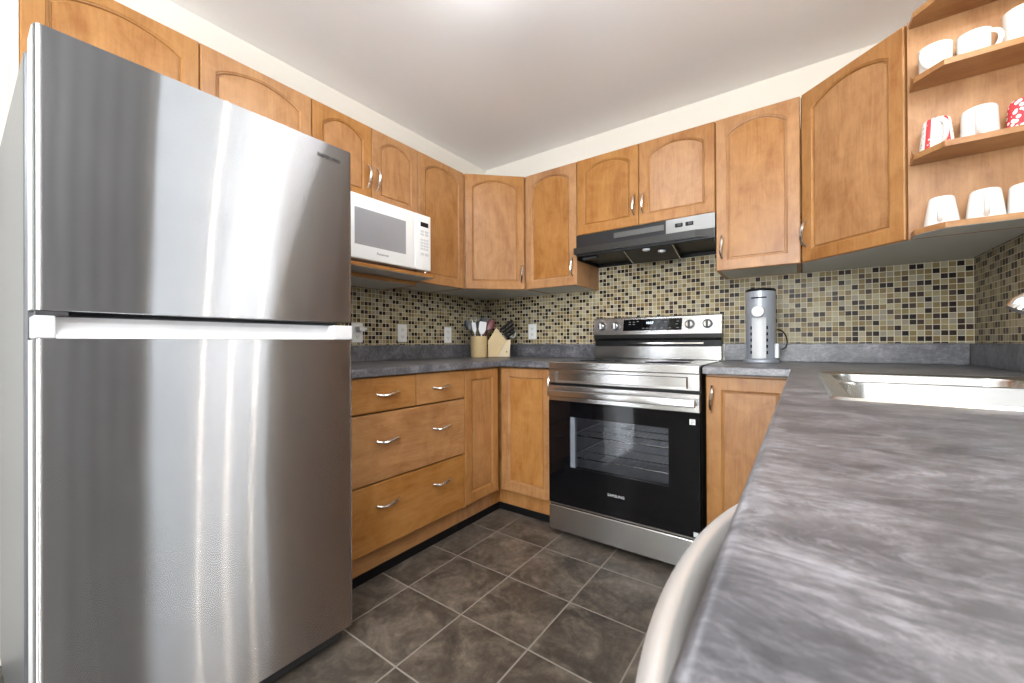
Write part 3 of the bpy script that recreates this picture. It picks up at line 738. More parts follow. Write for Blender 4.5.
for x in (0.12, 0.40):
    for y in (MY0 + 0.06, MY1 - 0.06): put('foot', lathe(bmesh.new(), [(0.011, 0), (0.012, 0.0145)], (x, y, MZ0 - 0.0145), 12), BLACK, t)

# ------------------------------------------------------------------ range
RX0, RX1, RY = 0.9905, 1.7485, -0.674
t = thing('electric_range', 'stainless steel and black glass electric range against the back wall', 'stove', (1.37, -0.35, 0))
bm = bmesh.new()
for a in ((RX0 + 0.002, RX0 + 0.02, -0.636, -0.03, 0.04, 0.912), (RX1 - 0.02, RX1 - 0.002, -0.636, -0.03, 0.04, 0.912),
          (RX0 + 0.02, RX1 - 0.02, -0.05, -0.03, 0.04, 0.912), (RX0 + 0.02, RX1 - 0.02, -0.636, -0.05, 0.04, 0.06)): box(bm, *a)
put('body', bm, DKGREY, t)
OVI = simple('grey_speckled_oven_enamel', (0.50, 0.50, 0.52), 0.4, nz=0.3)
bm = bmesh.new(); cx0, cx1, cz0, cz1 = 1.075, 1.668, 0.30, 0.72
for a in ((cx0 - .012, cx0, -0.63, -0.12, cz0, cz1), (cx1, cx1 + .012, -0.63, -0.12, cz0, cz1), (cx0 - .012, cx1 + .012, -0.12, -0.108, cz0, cz1),
          (cx0 - .012, cx1 + .012, -0.63, -0.108, cz0 - .012, cz0), (cx0 - .012, cx1 + .012, -0.63, -0.108, cz1, cz1 + .012)): box(bm, *a)
put('oven_liner', bm, OVI, t, label='grey enamel oven cavity')
for z in (0.415, 0.535):
    bm = bmesh.new(); r = 0.0038
    tube(bm, [(cx0 + .012, -0.60, z), (cx1 - .012, -0.60, z), (cx1 - .012, -0.14, z), (cx0 + .012, -0.14, z), (cx0 + .012, -0.597, z)], r, 6)
    for i in range(1, 19): x = cx0 + .012 + (cx1 - cx0 - .024) * i / 19; tube(bm, [(x, -0.60, z), (x, -0.14, z)], 0.0022, 5)
    for y in (-0.45, -0.29): tube(bm, [(cx0 + .012, y, z - .004), (cx1 - .012, y, z - .004)], r, 6)
    for s, xx in ((1, cx0 + .005), (-1, cx1 - .005)): tube(bm, [(xx, -0.60, z - .006), (xx, -0.14, z - .006)], 0.004, 6)
    put('oven_rack', bm, CHROME, t, label='chrome wire oven rack')
# front apron with its pressed rectangle
def pressed(x0, x1, z0, z1, ix0, ix1, iz0, iz1, y, dep, th):
    bm = bmesh.new()
    L = [([(x0, z0), (x1, z0), (x1, z1), (x0, z1)], y + th), ([(x0, z0), (x1, z0), (x1, z1), (x0, z1)], y + .002),
         ([(x0 + .002, z0 + .002), (x1 - .002, z0 + .002), (x1 - .002, z1 - .002), (x0 + .002, z1 - .002)], y),
         ([(ix0, iz0), (ix1, iz0), (ix1, iz1), (ix0, iz1)], y), ([(ix0 + .006, iz0 + .005), (ix1 - .010, iz0 + .005), (ix1 - .010, iz1 - .005), (ix0 + .006, iz1 - .005)], y + dep)]
    rings = [[bm.verts.new((a, yy, b)) for a, b in P] for P, yy in L]
    ring_fill(bm, rings); bm.faces.new(rings[-1]); bm.faces.new(rings[0][::-1]); return bm
put('front_apron', pressed(RX0, RX1, 0.820, 0.8925, 1.030, 1.700, 0.826, 0.880, RY, 0.012, 0.035), STEEL, t)
put('cooktop_nose', B(RX0, RX1, RY, -0.63, 0.8935, 0.932, bev=0.004, seg=2), STEEL, t, label='stainless front edge of the cooktop')
ct = put('cooktop', B(RX0, RX1, -0.6295, -0.085, 0.914, 0.9325, bev=0.001), BGLASS, t, label='black ceramic glass cooktop'); XF[ct.name] = XF[t.name]
for bx, by, br in ((1.18, -0.47, 0.10), (1.56, -0.47, 0.115), (1.18, -0.20, 0.075), (1.56, -0.20, 0.075)):
    bm = bmesh.new(); lathe(bm, [(br - .002, 0), (br, 0), (br, .0004), (br - .002, .0004), (br - .002, 0)], (bx, by, 0.9326), 40)
    put('burner_ring', bm, INKG, ct)
put('seal_gap', B(RX0 + 0.004, RX1 - 0.004, RY + 0.012, -0.636, 0.808, 0.8195), BLACK, t)
# oven door: steel band, handle, black glass frame, window
DZ0, DZ1 = 0.178, 0.723
od = put('oven_door', (lambda b: (box(b, RX0, 1.117, RY, -0.640, DZ0, DZ1), box(b, 1.616, RX1 - 0.001, RY, -0.640, DZ0, DZ1),
         box(b, 1.117, 1.616, RY, -0.640, DZ0, 0.380), box(b, 1.117, 1.616, RY, -0.640, 0.645, DZ1), b)[-1])(bmesh.new()), BGLASS, t, label='black glass oven door')
XF[od.name] = XF[t.name]
put('window_glass', B(1.1175, 1.6155, RY + 0.002, RY + 0.006, 0.3805, 0.6445), OVENGLASS, od, label='see-through oven window')
put('window_trim', B(1.1175, 1.142, RY + 0.008, RY + 0.030, 0.3805, 0.6445), LTGREY, od, label='pale upright strip at the left of the oven window')
put('door_band', B(RX0, RX1, RY - 0.001, -0.640, 0.7235, 0.8055, bev=0.003), STEEL, od, label='stainless band across the top of the door')
put('handle', (lambda b: (box(b, 1.006, 1.738, -0.722, -0.708, 0.752, 0.786, bev=0.005, seg=3), box(b, 1.02, 1.05, -0.708, RY, 0.758, 0.780), box(b, 1.69, 1.72, -0.708, RY, 0.758, 0.780), b)[-1])(bmesh.new()), STEEL, od, smooth=True)
put('maker_lettering', text_on('SAMSUNG', 0.018, (1.367, RY - 0.0008, 0.282), '-y', sx=1.05), LTGREY, od)
bm = B(1.706, 1.730, RY - 0.0012, RY - 0.0002, 0.672, 0.696); put('sticker', bm, WHITE, od, label='small white square sticker at the upper right')
bm = bmesh.new(); box(bm, 1.712, 1.724, RY - 0.0018, RY - 0.0013, 0.688, 0.691); box(bm, 1.712, 1.724, RY - 0.0018, RY - 0.0013, 0.681, 0.683); box(bm, 1.712, 1.719, RY - 0.0018, RY - 0.0013, 0.676, 0.678)
put('sticker_print', bm, INKG, od)
put('sticker', B(1.720, 1.740, RY - 0.0012, RY - 0.0002, 0.184, 0.204), LTGREY, od, label='small pale sticker at the lower right')
put('door_sill', B(RX0 + 0.004, RX1 - 0.004, RY + 0.001, -0.642, 0.1705, 0.1772), CHROME, t)
put('storage_drawer', B(RX0, RX1, RY - 0.001, -0.640, 0.032, 0.163, bev=0.003), STEEL, t, label='stainless storage drawer front')
put('drawer_gap', B(RX0 + 0.003, RX1 - 0.003, RY + 0.010, -0.642, 0.1635, 0.170), BLACK, t)
for x in (RX0 + 0.05, RX1 - 0.05):
    for y in (-0.58, -0.08): put('foot', lathe(bmesh.new(), [(0.018, 0), (0.018, 0.01), (0.008, 0.012), (0.008, 0.041)], (x, y, 0), 12), BLACK, t)
# back guard
put('lower_back_panel', B(RX0 + 0.001, RX1 - 0.001, -0.082, -0.030, 0.933, 1.0105, bev=0.002), STEEL, t)
bm = bmesh.new(); prism(bm, [(-0.030, 1.046), (-0.072, 1.046), (-0.086, 1.060), (-0.090, 1.083), (-0.030, 1.083)], RX0 + 0.001, RX1 - 0.001, 'YZ')
put('vent_cowl', bm, simple('dark_stainless', (0.07, 0.068, 0.066), 0.3, 0.9, nz=0.05), t, label='dark curved strip under the controls')
put('vent_recess', B(RX0 + 0.004, RX1 - 0.004, -0.070, -0.032, 1.011, 1.0455), BLACK, t)
put('vent_bar', B(1.21, 1.655, -0.0795, -0.0705, 1.024, 1.033), CHROME, t)
bm = bmesh.new(); prism(bm, [(-0.030, 1.0835), (-0.091, 1.0835), (-0.083, 1.186), (-0.077, 1.192), (-0.030, 1.192)], RX0, RX1, 'YZ')
con = put('control_console', bm, STEEL, t, label='stainless control console'); XF[con.name] = XF[t.name]
def yc(z): return -0.091 + (z - 1.0835) * 0.078
bm = bmesh.new(); dz0, dz1 = 1.106, 1.176
v = [bm.verts.new(p) for p in ((1.190, yc(dz0) - .0012, dz0), (1.540, yc(dz0) - .0012, dz0), (1.544, yc(dz1) - .0012, dz1), (1.194, yc(dz1) - .0012, dz1),
     (1.190, yc(dz0) + .004, dz0), (1.540, yc(dz0) + .004, dz0), (1.544, yc(dz1) + .004, dz1), (1.194, yc(dz1) + .004, dz1))]
for f in ((0, 1, 2, 3), (7, 6, 5, 4), (0, 4, 5, 1), (1, 5, 6, 2), (2, 6, 7, 3), (3, 7, 4, 0)): bm.faces.new([v[i] for i in f])
put('display_glass', bm, BGLASS, con, label='black touch display')
put('clock_digits', text_on('10:57', 0.020, (1.357, yc(1.150) - 0.002, 1.152), '-y'), emis('pale_blue_digits', (0.75, 0.88, 1.0), 2.2), con, label='glowing pale clock digits')
bm = bmesh.new()
for x, z in ((1.205, 1.158), (1.230, 1.158), (1.255, 1.161), (1.205, 1.144), (1.230, 1.144), (1.29, 1.118), (1.313, 1.118), (1.336, 1.118), (1.359, 1.118),
             (1.40, 1.118), (1.445, 1.118), (1.49, 1.118), (1.42, 1.155), (1.49, 1.156), (1.485, 1.140)):
    x += 0.022; box(bm, x, x + 0.013, yc(z) - 0.0022, yc(z) - 0.0014, z, z + 0.0035)
put('touch_marks', bm, INKG, con)
KR = simple('dark_knob_skirt', (0.05, 0.05, 0.055), 0.3, 0.5, nz=0.05)
for kx, kz in ((1.048, 1.138), (1.141, 1.138), (1.586, 1.138), (1.680, 1.138)):
    k = put('control_knob', lathe(bmesh.new(), [(0.0265, 0.0), (0.026, 0.010), (0.025, 0.012)], (kx, yc(kz) - 0.0003, kz), 28, 'Y'), KR, con, smooth=True)
    XF[k.name] = XF[t.name]
    put('knob_cap', lathe(bmesh.new(), [(0.0205, 0.0105), (0.0195, 0.026), (0.017, 0.028)], (kx, yc(kz), kz), 28, 'Y'), CHROME, k, smooth=True)
    put('knob_bar', B(kx - 0.0055, kx + 0.0055, yc(kz) - 0.036, yc(kz) - 0.0282, kz - 0.019, kz + 0.019, bev=0.0025, seg=2), GRIPM if kx < 1.3 else KR, k)

# ------------------------------------------------------------------ hood
t = thing('range_hood', 'slim stainless and black range hood under the cabinet over the range', 'range hood', (1.376, -0.18, 1.545))
HX0, HX1, HY = 0.9935, 1.7595, -0.341
bm = bmesh.new()
for a in ((HX0, HX1, -0.330, -0.006, 1.672, 1.6845), (HX0, HX0 + 0.006, -0.330, -0.006, 1.538, 1.672), (HX1 - 0.006, HX1, -0.330, -0.006, 1.538, 1.672),
          (HX0 + .006, HX1 - .006, -0.012, -0.006, 1.538, 1.672), (HX0 + .006, HX1 - .006, -0.325, -0.012, 1.5575, 1.563)): box(bm, *a)
put('housing', bm, BLACK, t)
HST = steel('hood_stainless', (0.24, 0.24, 0.236), 0.32, 0.6, 0.25)
put('front_face', B(HX0, 1.522, HY, -0.3305, 1.609, 1.6845), simple('black_stainless', (0.030, 0.031, 0.034), 0.3, 0.6, nz=0.05), t, label='black metal face')
put('control_plate', B(1.5222, HX1, HY, -0.3305, 1.609, 1.6845), HST, t, label='bright stainless plate with the switches')
bm = prism(bmesh.new(), [(HX0 - 0.004, -0.342), (HX0 - 0.004, -0.372), (1.674, -0.372), (1.756, -0.3425)], 1.566, 1.604)
put('front_lip', bm, simple('dark_brushed_metal_lip', (0.06, 0.06, 0.06), 0.28, 0.85, nz=0.05), t, label='dark projecting lip')
put('corner_plate', B(HX0 + 0.001, HX1 - 0.001, HY, -0.3305, 1.560, 1.6085), simple('charcoal_plate', (0.07, 0.072, 0.08), 0.35, 0.5, nz=0.05), t)
put('vent_grille', B(1.232, 1.512, HY - 0.0016, HY, 1.634, 1.664, bev=0.0006), simple('grey_grille', (0.11, 0.11, 0.108), 0.4, 0.6, nz=0.1), t)
for x in (1.588, 1.640):
    s = put('switch', B(x - 0.019, x + 0.019, HY - 0.003, HY, 1.638, 1.658, bev=0.001), BLACK, t); XF[s.name] = XF[t.name]
    put('switch_rocker', B(x - 0.006, x + 0.014, HY - 0.0055, HY - 0.0031, 1.641, 1.655, bev=0.001), DKGREY, s)
bm = bmesh.new(); v = [bm.verts.new(p) for p in ((1.285, -0.326, 1.5565), (1.552, -0.326, 1.5565), (1.552, -0.165, 1.510), (1.285, -0.165, 1.510),
                                                    (1.285, -0.326, 1.5572), (1.552, -0.326, 1.5572), (1.552, -0.165, 1.5572), (1.285, -0.165, 1.5572))]
for f in ((0, 1, 2, 3), (7, 6, 5, 4), (0, 4, 5, 1), (1, 5, 6, 2), (2, 6, 7, 3), (3, 7, 4, 0)): bm.faces.new([v[i] for i in f])
ft = put('filter_box', bm, simple('dark_mesh_filter', (0.05, 0.045, 0.042), 0.45, 0.5, nz=0.3), t, label='dark sloping grease filter'); XF[ft.name] = XF[t.name]
bm = bmesh.new()
for x in (1.285, 1.552): tube(bm, [(x, -0.328, 1.5555), (x, -0.163, 1.508)], 0.0025, 6)
put('filter_edge', bm, CHROME, ft)
for x, y_, z_ in ((1.408, -0.312, 1.5525), (1.482, -0.275, 1.5415)):
    put('lamp_lens', lathe(bmesh.new(), [(0.021, 0.0), (0.018, -0.008), (0.008, -0.012)], (x, y_, z_), 20), LTGREY, ft, smooth=True)
put('side_bracket', B(1.012, 1.105, -0.30, -0.27, 1.542, 1.557, bev=0.003), DKGREY, t)

# ------------------------------------------------------------------ dishwasher
t = thing('dishwasher', 'stainless dishwasher under the long worktop with a wide bowed handle', 'dishwasher', (2.38, -2.191, 0))
put('tub', B(2.120, 2.69, -2.490, -1.892, 0.09, 0.880), DKGREY, t)
put('door', B(2.092, 2.1195, -2.490, -1.892, 0.115, 0.888, bev=0.004, seg=2), STEEL, t)
put('kick_plate', B(2.15, 2.165, -2.488, -1.894, 0.005, 0.0895), BLACK, t)
bm = bmesh.new(); N = 28; pts = []
for i in range(N + 1):
    s = -1 + 2 * i / N
    pts.append((2.088 - 0.055 * (1 - abs(s) ** 2.1), -2.222 + s * 0.256, 0.840))
tube(bm, pts, 0.016, 14, flat=(0.75, 1.0), up=(1, 0, 0))
put('handle', bm, simple('bright_satin_steel', (0.80, 0.80, 0.80), 0.34, 0.65, nz=0.01), t, smooth=True, label='broad bowed stainless handle')

# ------------------------------------------------------------------ coffee maker
cx, cy = 1.942, -0.205
t = thing('coffee_maker', 'silver capsule coffee maker on the worktop right of the range', 'coffee maker', (cx, cy, ZCT))
def ell(bm, prof, sx=1.0, sy=1.0, c=(cx, cy, ZCT), n=40): return lathe(bm, prof, c, n, 'Z', sx, sy)
put('foot', ell(bmesh.new(), [(0.084, 0.001), (0.086, 0.006), (0.083, 0.016), (0.074, 0.021)], 0.92, 1.1), SILVERP, t, smooth=True, label='silver oval foot')
put('body', ell(bmesh.new(), [(0.069, 0.0205), (0.069, 0.10), (0.071, 0.338), (0.070, 0.352)], 0.92, 1.15), SILVERP, t, smooth=True)
put('lid', ell(bmesh.new(), [(0.071, 0.3525), (0.072, 0.358), (0.068, 0.365), (0.04, 0.368)], 0.92, 1.15), BLACK, t, smooth=True)
fa = -1.60                                                    # way the front looks, turned slightly left
fd_ = Vector((math.cos(fa) , math.sin(fa), 0)); fr_ = Vector((-fd_.y, fd_.x, 0))
def fpt(a, o, z):
    """point on the front: a across (to the viewer's right), o out from the ellipse"""
    ang = math.atan2(fd_.y, fd_.x) + a / 0.074
    return (cx + (0.0650 + o) * math.cos(ang), cy + (0.0815 + o) * math.sin(ang), ZCT + z)
def curved(a0, a1, z0, z1, o0, o1, n=8):
    bm = bmesh.new(); cols = []
    for i in range(n + 1):
        a = a0 + (a1 - a0) * i / n
        cols.append([bm.verts.new(fpt(a, o, z)) for o, z in ((o1, z0), (o1, z1), (o0, z1), (o0, z0))])
    for p, q in zip(cols, cols[1:]):
        for k in range(4): bm.faces.new((p[k], p[(k + 1) % 4], q[(k + 1) % 4], q[k]))
    bm.faces.new(cols[0]); bm.faces.new(cols[-1][::-1]); return bm
put('front_panel', curved(-0.032, 0.032, 0.024, 0.222, -0.004, 0.0055), LTGREY, t, smooth=True, label='white front panel')
put('handle_slot', curved(-0.036, 0.036, 0.316, 0.322, -0.004, 0.0035), BLACK, t)
p = Vector(fpt(-0.002, 0.004, 0.250)); q = p + fd_ * 0.022
put('spout_cap', tube(bmesh.new(), [p - fd_ * 0.01, q, q + fd_ * 0.004], [0.028, 0.028, 0.025], 28, up=(0, 0, 1)), LTGREY, t, smooth=True, label='round pale spout cap')
for a in (-0.042, 0.036):
    bm = bmesh.new()
    for k in range(5):
        b = curved(a, a + 0.006, 0.045 + 0.030 * k, 0.060 + 0.030 * k, -0.002, 0.0035, 2)
        me = bpy.data.meshes.new('t'); b.to_mesh(me); b.free(); bm.from_mesh(me); bpy.data.meshes.remove(me)
    put('vent_slots', bm, BLACK, t)

put('side_tank', B(cx + 0.060, cx + 0.078, cy - 0.045, cy + 0.03, ZCT + 0.024, ZCT + 0.095, bev=0.004, seg=2), LTGREY, t)
cord = []
for i in range(15):
    s = i / 14; cord.append((cx + 0.066 + 0.034 * math.sin(s * PI * 0.95) + 0.012 * s, cy + 0.05 + 0.06 * s, ZCT + 0.165 - 0.10 * s + 0.012 * math.sin(s * PI * 2)))
put('power_cord', tube(bmesh.new(), cord, 0.0032, 8), BLACK, t, smooth=True)

# ------------------------------------------------------------------ utensil crock and knife block
ucx, ucy = 0.205, -0.335
t = thing('utensil_crock', 'round pale bamboo utensil crock in the corner beside the knife block', 'utensil holder', (ucx, ucy, ZCT))
put('crock', lathe(bmesh.new(), [(0.058, 0.001), (0.060, 0.004), (0.060, 0.152), (0.058, 0.154), (0.053, 0.152), (0.053, 0.02)], (ucx, ucy, ZCT), 40), BAMBOO, t, smooth=True)
LADM = simple('grey_steel_utensil', (0.55, 0.56, 0.58), 0.25, 0.9, nz=0.03)
WPL = simple('pale_grey_silicone', (0.80, 0.82, 0.85), 0.4, nz=0.04)
RPL = simple('dark_red_silicone', (0.13, 0.012, 0.014), 0.35, nz=0.06)
BPL = simple('slate_black_nylon', (0.030, 0.034, 0.042), 0.32, nz=0.08)
PUR = simple('dull_purple_silicone', (0.11, 0.04, 0.075), 0.35, nz=0.06)
rt = Vector((0.81, 0.58, 0)); fw2 = Vector((-0.58, 0.81, 0))
def uten(name, label, du, dv, tilt, length, head, mat, w, h):
    """a utensil leaning in the crock; du across, dv deep, tilt sideways"""
    base = Vector((ucx, ucy, ZCT + 0.03)) + rt * (du * 0.5 - tilt * 0.6) + fw2 * dv
    top = base + rt * (du * 0.3 + tilt) + Vector((0, 0, length))
    ax = (top - base).normalized()
    bm = bmesh.new(); tube(bm, [base, base + (top - base) * 0.5, top], [0.0045, 0.005, 0.004], 8)
    tt = thing(name, label, 'utensil', tuple(base), group=None)
    put('shaft', bm, mat if mat is not LADM else LADM, tt, smooth=True)
    hb = bmesh.new(); side = ax.cross(fw2).normalized()
    if head == 'spoon':
        n = 12
        rings = []
        for i in range(9):
            s = i / 8; r = math.sin(PI * (0.08 + 0.86 * s)) ** 0.7
            c = top + ax * (h * s) + fw2 * (0.006 * math.sin(PI * s))
            rings.append([hb.verts.new(c + side * (w / 2 * r * math.cos(2 * PI * k / n)) + fw2 * (0.005 * r * math.sin(2 * PI * k / n))) for k in range(n)])
        ring_fill(hb, rings); hb.faces.new(rings[0][::-1]); hb.faces.new(rings[-1])
    elif head == 'turner':
        pts = [(-0.25, 0), (0.25, 0), (0.5, 0.35), (0.5, 0.9), (0.42, 1.0), (-0.42, 1.0), (-0.5, 0.9), (-0.5, 0.35)]
        lo = [hb.verts.new(top + side * (w * a) + ax * (h * b) - fw2 * 0.0018) for a, b in pts]; hi = [hb.verts.new(top + side * (w * a) + ax * (h * b) + fw2 * 0.0018) for a, b in pts]
        hb.faces.new(lo); hb.faces.new(hi[::-1])
        for i in range(8): hb.faces.new((lo[i], lo[(i + 1) % 8], hi[(i + 1) % 8], hi[i]))
    elif head == 'whisk':
        for k in range(6):
            a = PI * k / 6; d_ = side * math.cos(a) + fw2 * math.sin(a)
            tube(hb, [top + d_ * (w / 2 * math.sin(PI * s / 10) * (1 if s <= 10 else -1)) + ax * (h * (1 - abs(1 - s / 10) ** 1.4 * 0 ) * math.sin(PI * s / 20)) if False else
                      top + d_ * (w / 2 * math.sin(2 * PI * s / 20)) + ax * (h * (0.5 - 0.5 * math.cos(2 * PI * s / 20))) for s in range(0, 21)], 0.0011, 5)
    put('head', hb, mat, tt, smooth=True)
    return tt
uten('slotted_spoon', 'black nylon spoon leaning out to the left of the crock', -0.052, -0.010, -0.054, 0.170, 'spoon', BPL, 0.054, 0.078)
uten('wire_whisk', 'thin wire whisk standing behind the black spoon', -0.030, 0.032, -0.014, 0.180, 'whisk', LADM, 0.050, 0.095)
uten('spatula', 'pale grey spatula at the front left of the crock', -0.028, -0.030, -0.010, 0.150, 'turner', WPL, 0.030, 0.072)
uten('cooking_spoon', 'small black spoon between the two pale spatulas', 0.002, 0.000, -0.004, 0.178, 'spoon', BPL, 0.050, 0.058)
uten('spatula', 'wide pale grey spatula at the front right of the crock', 0.022, -0.028, 0.012, 0.140, 'turner', WPL, 0.052, 0.088)
uten('soup_ladle', 'large dark ladle standing highest in the crock', 0.030, 0.026, 0.030, 0.196, 'spoon', BPL, 0.088, 0.070)
uten('spatula', 'dull purple spatula leaning behind the wide pale one', 0.036, 0.028, 0.020, 0.150, 'turner', PUR, 0.040, 0.075)
uten('serving_spoon', 'dark red spoon leaning right over the knife block', 0.050, -0.002, 0.070, 0.168, 'spoon', RPL, 0.062, 0.082)

kc = Vector((0.313, -0.222, ZCT))
ka = math.radians(36)                                         # block's side faces the camera
t = thing('knife_block', 'pale wooden knife block full of black-handled knives in the corner', 'knife block', tuple(kc), ka)
# local x runs along the block to the right, local y away; slanted block leaning left, slots on the upper right face
bm = bmesh.new()
prism(bm, [(-0.086, 0.004), (-0.022, 0.004), (0.045, 0.122), (-0.026, 0.214), (-0.086, 0.120)], -0.045, 0.045, 'XZ')
put('block', bm, BAMBOO, t, False)
bm = bmesh.new(); prism(bm, [(-0.020, 0.004), (0.068, 0.004), (0.076, 0.126), (0.048, 0.124)], -0.043, 0.043, 'XZ')
put('front_wedge', bm, simple('paler_bamboo_wedge', (0.72, 0.60, 0.40), 0.45, nz=0.06), t, False)
put('wedge_screw', lathe(bmesh.new(), [(0.005, 0.0), (0.005, 0.002)], (0.048, -0.0432, 0.040), 10, 'Y'), BLACK, t, False)
put('base_feet', B(-0.090, 0.068, -0.040, 0.040, 0.0005, 0.0038), BLACK, t, False)
dirk = Vector((0.79, 0, 0.61)).normalized(); edge = Vector((-0.61, 0, 0.79)).normalized()
kn = 0
for r_ in range(4):
    for c_ in range(3):
        if r_ == 0 and c_ == 2: continue
        s = 0.016 + r_ * 0.024; yy = -0.028 + c_ * 0.027
        lp = Vector((0.045, yy, 0.122)) + edge * s
        wp = XF[t.name] @ (lp + dirk * 0.002)
        ln = (0.085, 0.102, 0.116, 0.125)[r_] - 0.006 * c_
        k = thing('kitchen_knife', 'black-handled kitchen knife pushed into the wooden knife block', 'knife', tuple(wp), ka, 'knives in the knife block')
        bm = bmesh.new()
        tube(bm, [Vector((0, 0, 0)), dirk * 0.006, dirk * 0.010], [0.006, 0.006, 0.005], 8); 
        put('bolster', bm, CHROME, k, False, smooth=True)
        bm = bmesh.new()
        tube(bm, [dirk * 0.0105, dirk * (ln * 0.35), dirk * (ln * 0.7), dirk * (ln * 0.93), dirk * ln], [0.0095, 0.0105, 0.0098, 0.0115, 0.0075], 10, flat=(0.78, 0.95), up=(0, 1, 0))
        put('handle', bm, BLACK, k, False, smooth=True); kn += 1
# sharpening steel / scissors with pale handle in the wedge
wp = XF[t.name] @ Vector((0.070, 0.0, 0.1290))
k = thing('kitchen_scissors', 'scissors with pale grey handles in the front slot of the knife block', 'scissors', tuple(wp), ka)
d2 = Vector((0.35, 0, 0.93)).normalized()
bm = bmesh.new(); tube(bm, [Vector((0, 0, 0)), d2 * 0.02], 0.006, 8); put('blade', bm, CHROME, k, False, smooth=True)
for s_ in (-1, 1):
    bm = bmesh.new(); c0 = d2 * 0.042 + Vector((0.93, 0, -0.35)) * 0.014 * s_
    ax1 = d2; ax2 = Vector((0.93, 0, -0.35)).normalized()
    pts = [c0 + ax1 * (0.022 * math.cos(a)) + ax2 * (0.012 * math.sin(a)) for a in [2 * PI * i / 16 for i in range(17)]]
    tube(bm, pts, 0.0038, 8); put('finger_loop', bm, LTGREY, k, False, smooth=True)

# ------------------------------------------------------------------ mugs
def stripe_mat():
    m, nt, p = newmat('white_mug_with_red_bands')
    tc = nd(nt, 'ShaderNodeTexCoord'); s = nd(nt, 'ShaderNodeSeparateXYZ'); nt.links.new(tc.outputs['Object'], s.inputs[0])
    an = mth(nt, 'ARCTAN2', s.outputs['Y'], s.outputs['X'])
    f = mth(nt, 'FRACT', mth(nt, 'ADD', mth(nt, 'MULTIPLY', an, 5 / (2 * PI)), 10.33))
    band = mth(nt, 'LESS_THAN', mth(nt, 'ABSOLUTE', mth(nt, 'SUBTRACT', f, 0.5)), 0.15)
    vo = nd(nt, 'ShaderNodeTexVoronoi'); vo.inputs['Scale'].default_value = 85; nt.links.new(tc.outputs['Object'], vo.inputs['Vector'])
    dots = mth(nt, 'LESS_THAN', vo.outputs['Distance'], 0.30)
    sidef = mth(nt, 'GREATER_THAN', mth(nt, 'ABSOLUTE', mth(nt, 'SUBTRACT', f, 0.5)), 0.26)
    c = mixc(nt, mth(nt, 'MULTIPLY', mth(nt, 'MULTIPLY', dots, sidef), 0.75), (0.86, 0.85, 0.83, 1), (0.35, 0.30, 0.32, 1))
    c = mixc(nt, mth(nt, 'MULTIPLY', band, mth(nt, 'SUBTRACT', 1.0, mth(nt, 'MULTIPLY', dots, 0.4))), c, (0.62, 0.05, 0.06, 1))
    nt.links.new(c, p.inputs['Base Color']); p.inputs['Roughness'].default_value = 0.18
    return m
def dots_mat(name, base, spot, scale, thr):
    m, nt, p = newmat(name)
    tc = nd(nt, 'ShaderNodeTexCoord'); vo = nd(nt, 'ShaderNodeTexVoronoi'); vo.inputs['Scale'].default_value = scale; nt.links.new(tc.outputs['Object'], vo.inputs['Vector'])
    c = mixc(nt, mth(nt, 'LESS_THAN', vo.outputs['Distance'], thr), (*base, 1), (*spot, 1))
    nt.links.new(c, p.inputs['Base Color']); p.inputs['Roughness'].default_value = 0.18
    return m
STRIPE = stripe_mat(); REDDOT = dots_mat('red_mug_with_white_flowers', (0.62, 0.05, 0.07), (0.85, 0.82, 0.80), 70, 0.42)
FAINT = dots_mat('cream_mug_with_faint_sprigs', (0.84, 0.82, 0.78), (0.62, 0.50, 0.44), 60, 0.16)
def mug(label, x, y, z, r, h, ang, inverted, m, taper=0.86):
    t = thing('coffee_mug', label, 'mug', (x, y, z + 0.0006), 0)
    r0, r1 = (r, r * taper) if inverted else (r * taper, r)       # radius at shelf, at top
    if not inverted:
        pr = [(r0 * 0.9, 0.0), (r0, 0.004), (r0 + (r1 - r0) * 0.5, h * 0.5), (r1, h - 0.001), (r1 - 0.002, h), (r1 - 0.004, h - 0.002), (r0 - 0.005, 0.010)]
    else:
        pr = [(r0 - 0.004, 0.002), (r0 - 0.002, 0.0), (r0, 0.002), (r0 + (r1 - r0) * 0.5, h * 0.5), (r1, h - 0.009), (r1 * 0.96, h - 0.003), (r1 * 0.88, h), (r1 * 0.80, h), (r1 * 0.78, h - 0.003)]
    put('cup', lathe(bmesh.new(), pr, (0, 0, 0), 36), m, t, False, smooth=True)
    rm = (r0 + r1) / 2; c, s = math.cos(ang), math.sin(ang); pts = []
    for i in range(13):
        a = -PI / 2 + PI * i / 12; o_ = rm - 0.003 + 0.026 * math.cos(a) + (r1 - r0) * 0.3 * math.sin(a)
        pts.append((c * o_, s * o_, h * 0.5 + h * 0.35 * math.sin(a)))
    put('handle', tube(bmesh.new(), pts, 0.0066, 10, flat=(1.0, 1.0)), m, t, False, smooth=True)
MY = -0.672
zs = [1.408, 1.661, 1.917]
mug('white mug upside down, lowest shelf, nearest the corner cabinet', 2.484, MY, zs[0], 0.043, 0.095, math.radians(-105), True, CERAMIC, 0.72)
mug('white mug upside down in the middle of the lowest shelf', 2.580, MY, zs[0], 0.044, 0.098, math.radians(-100), True, CERAMIC, 0.78)
mug('plain white mug at the window end of the lowest shelf', 2.668, MY, zs[0], 0.044, 0.098, math.radians(20), True, CERAMIC, 0.90)
mug('white mug with red upright bands on the middle shelf', 2.474, MY, zs[1], 0.042, 0.100, math.radians(-80), True, STRIPE, 0.80)
mug('plain white mug between the two red patterned ones', 2.569, MY, zs[1], 0.043, 0.105, math.radians(-105), True, CERAMIC, 0.93)
mug('red flowered mug on the middle shelf', 2.664, MY, zs[1], 0.043, 0.100, math.radians(-30), True, REDDOT, 0.82)
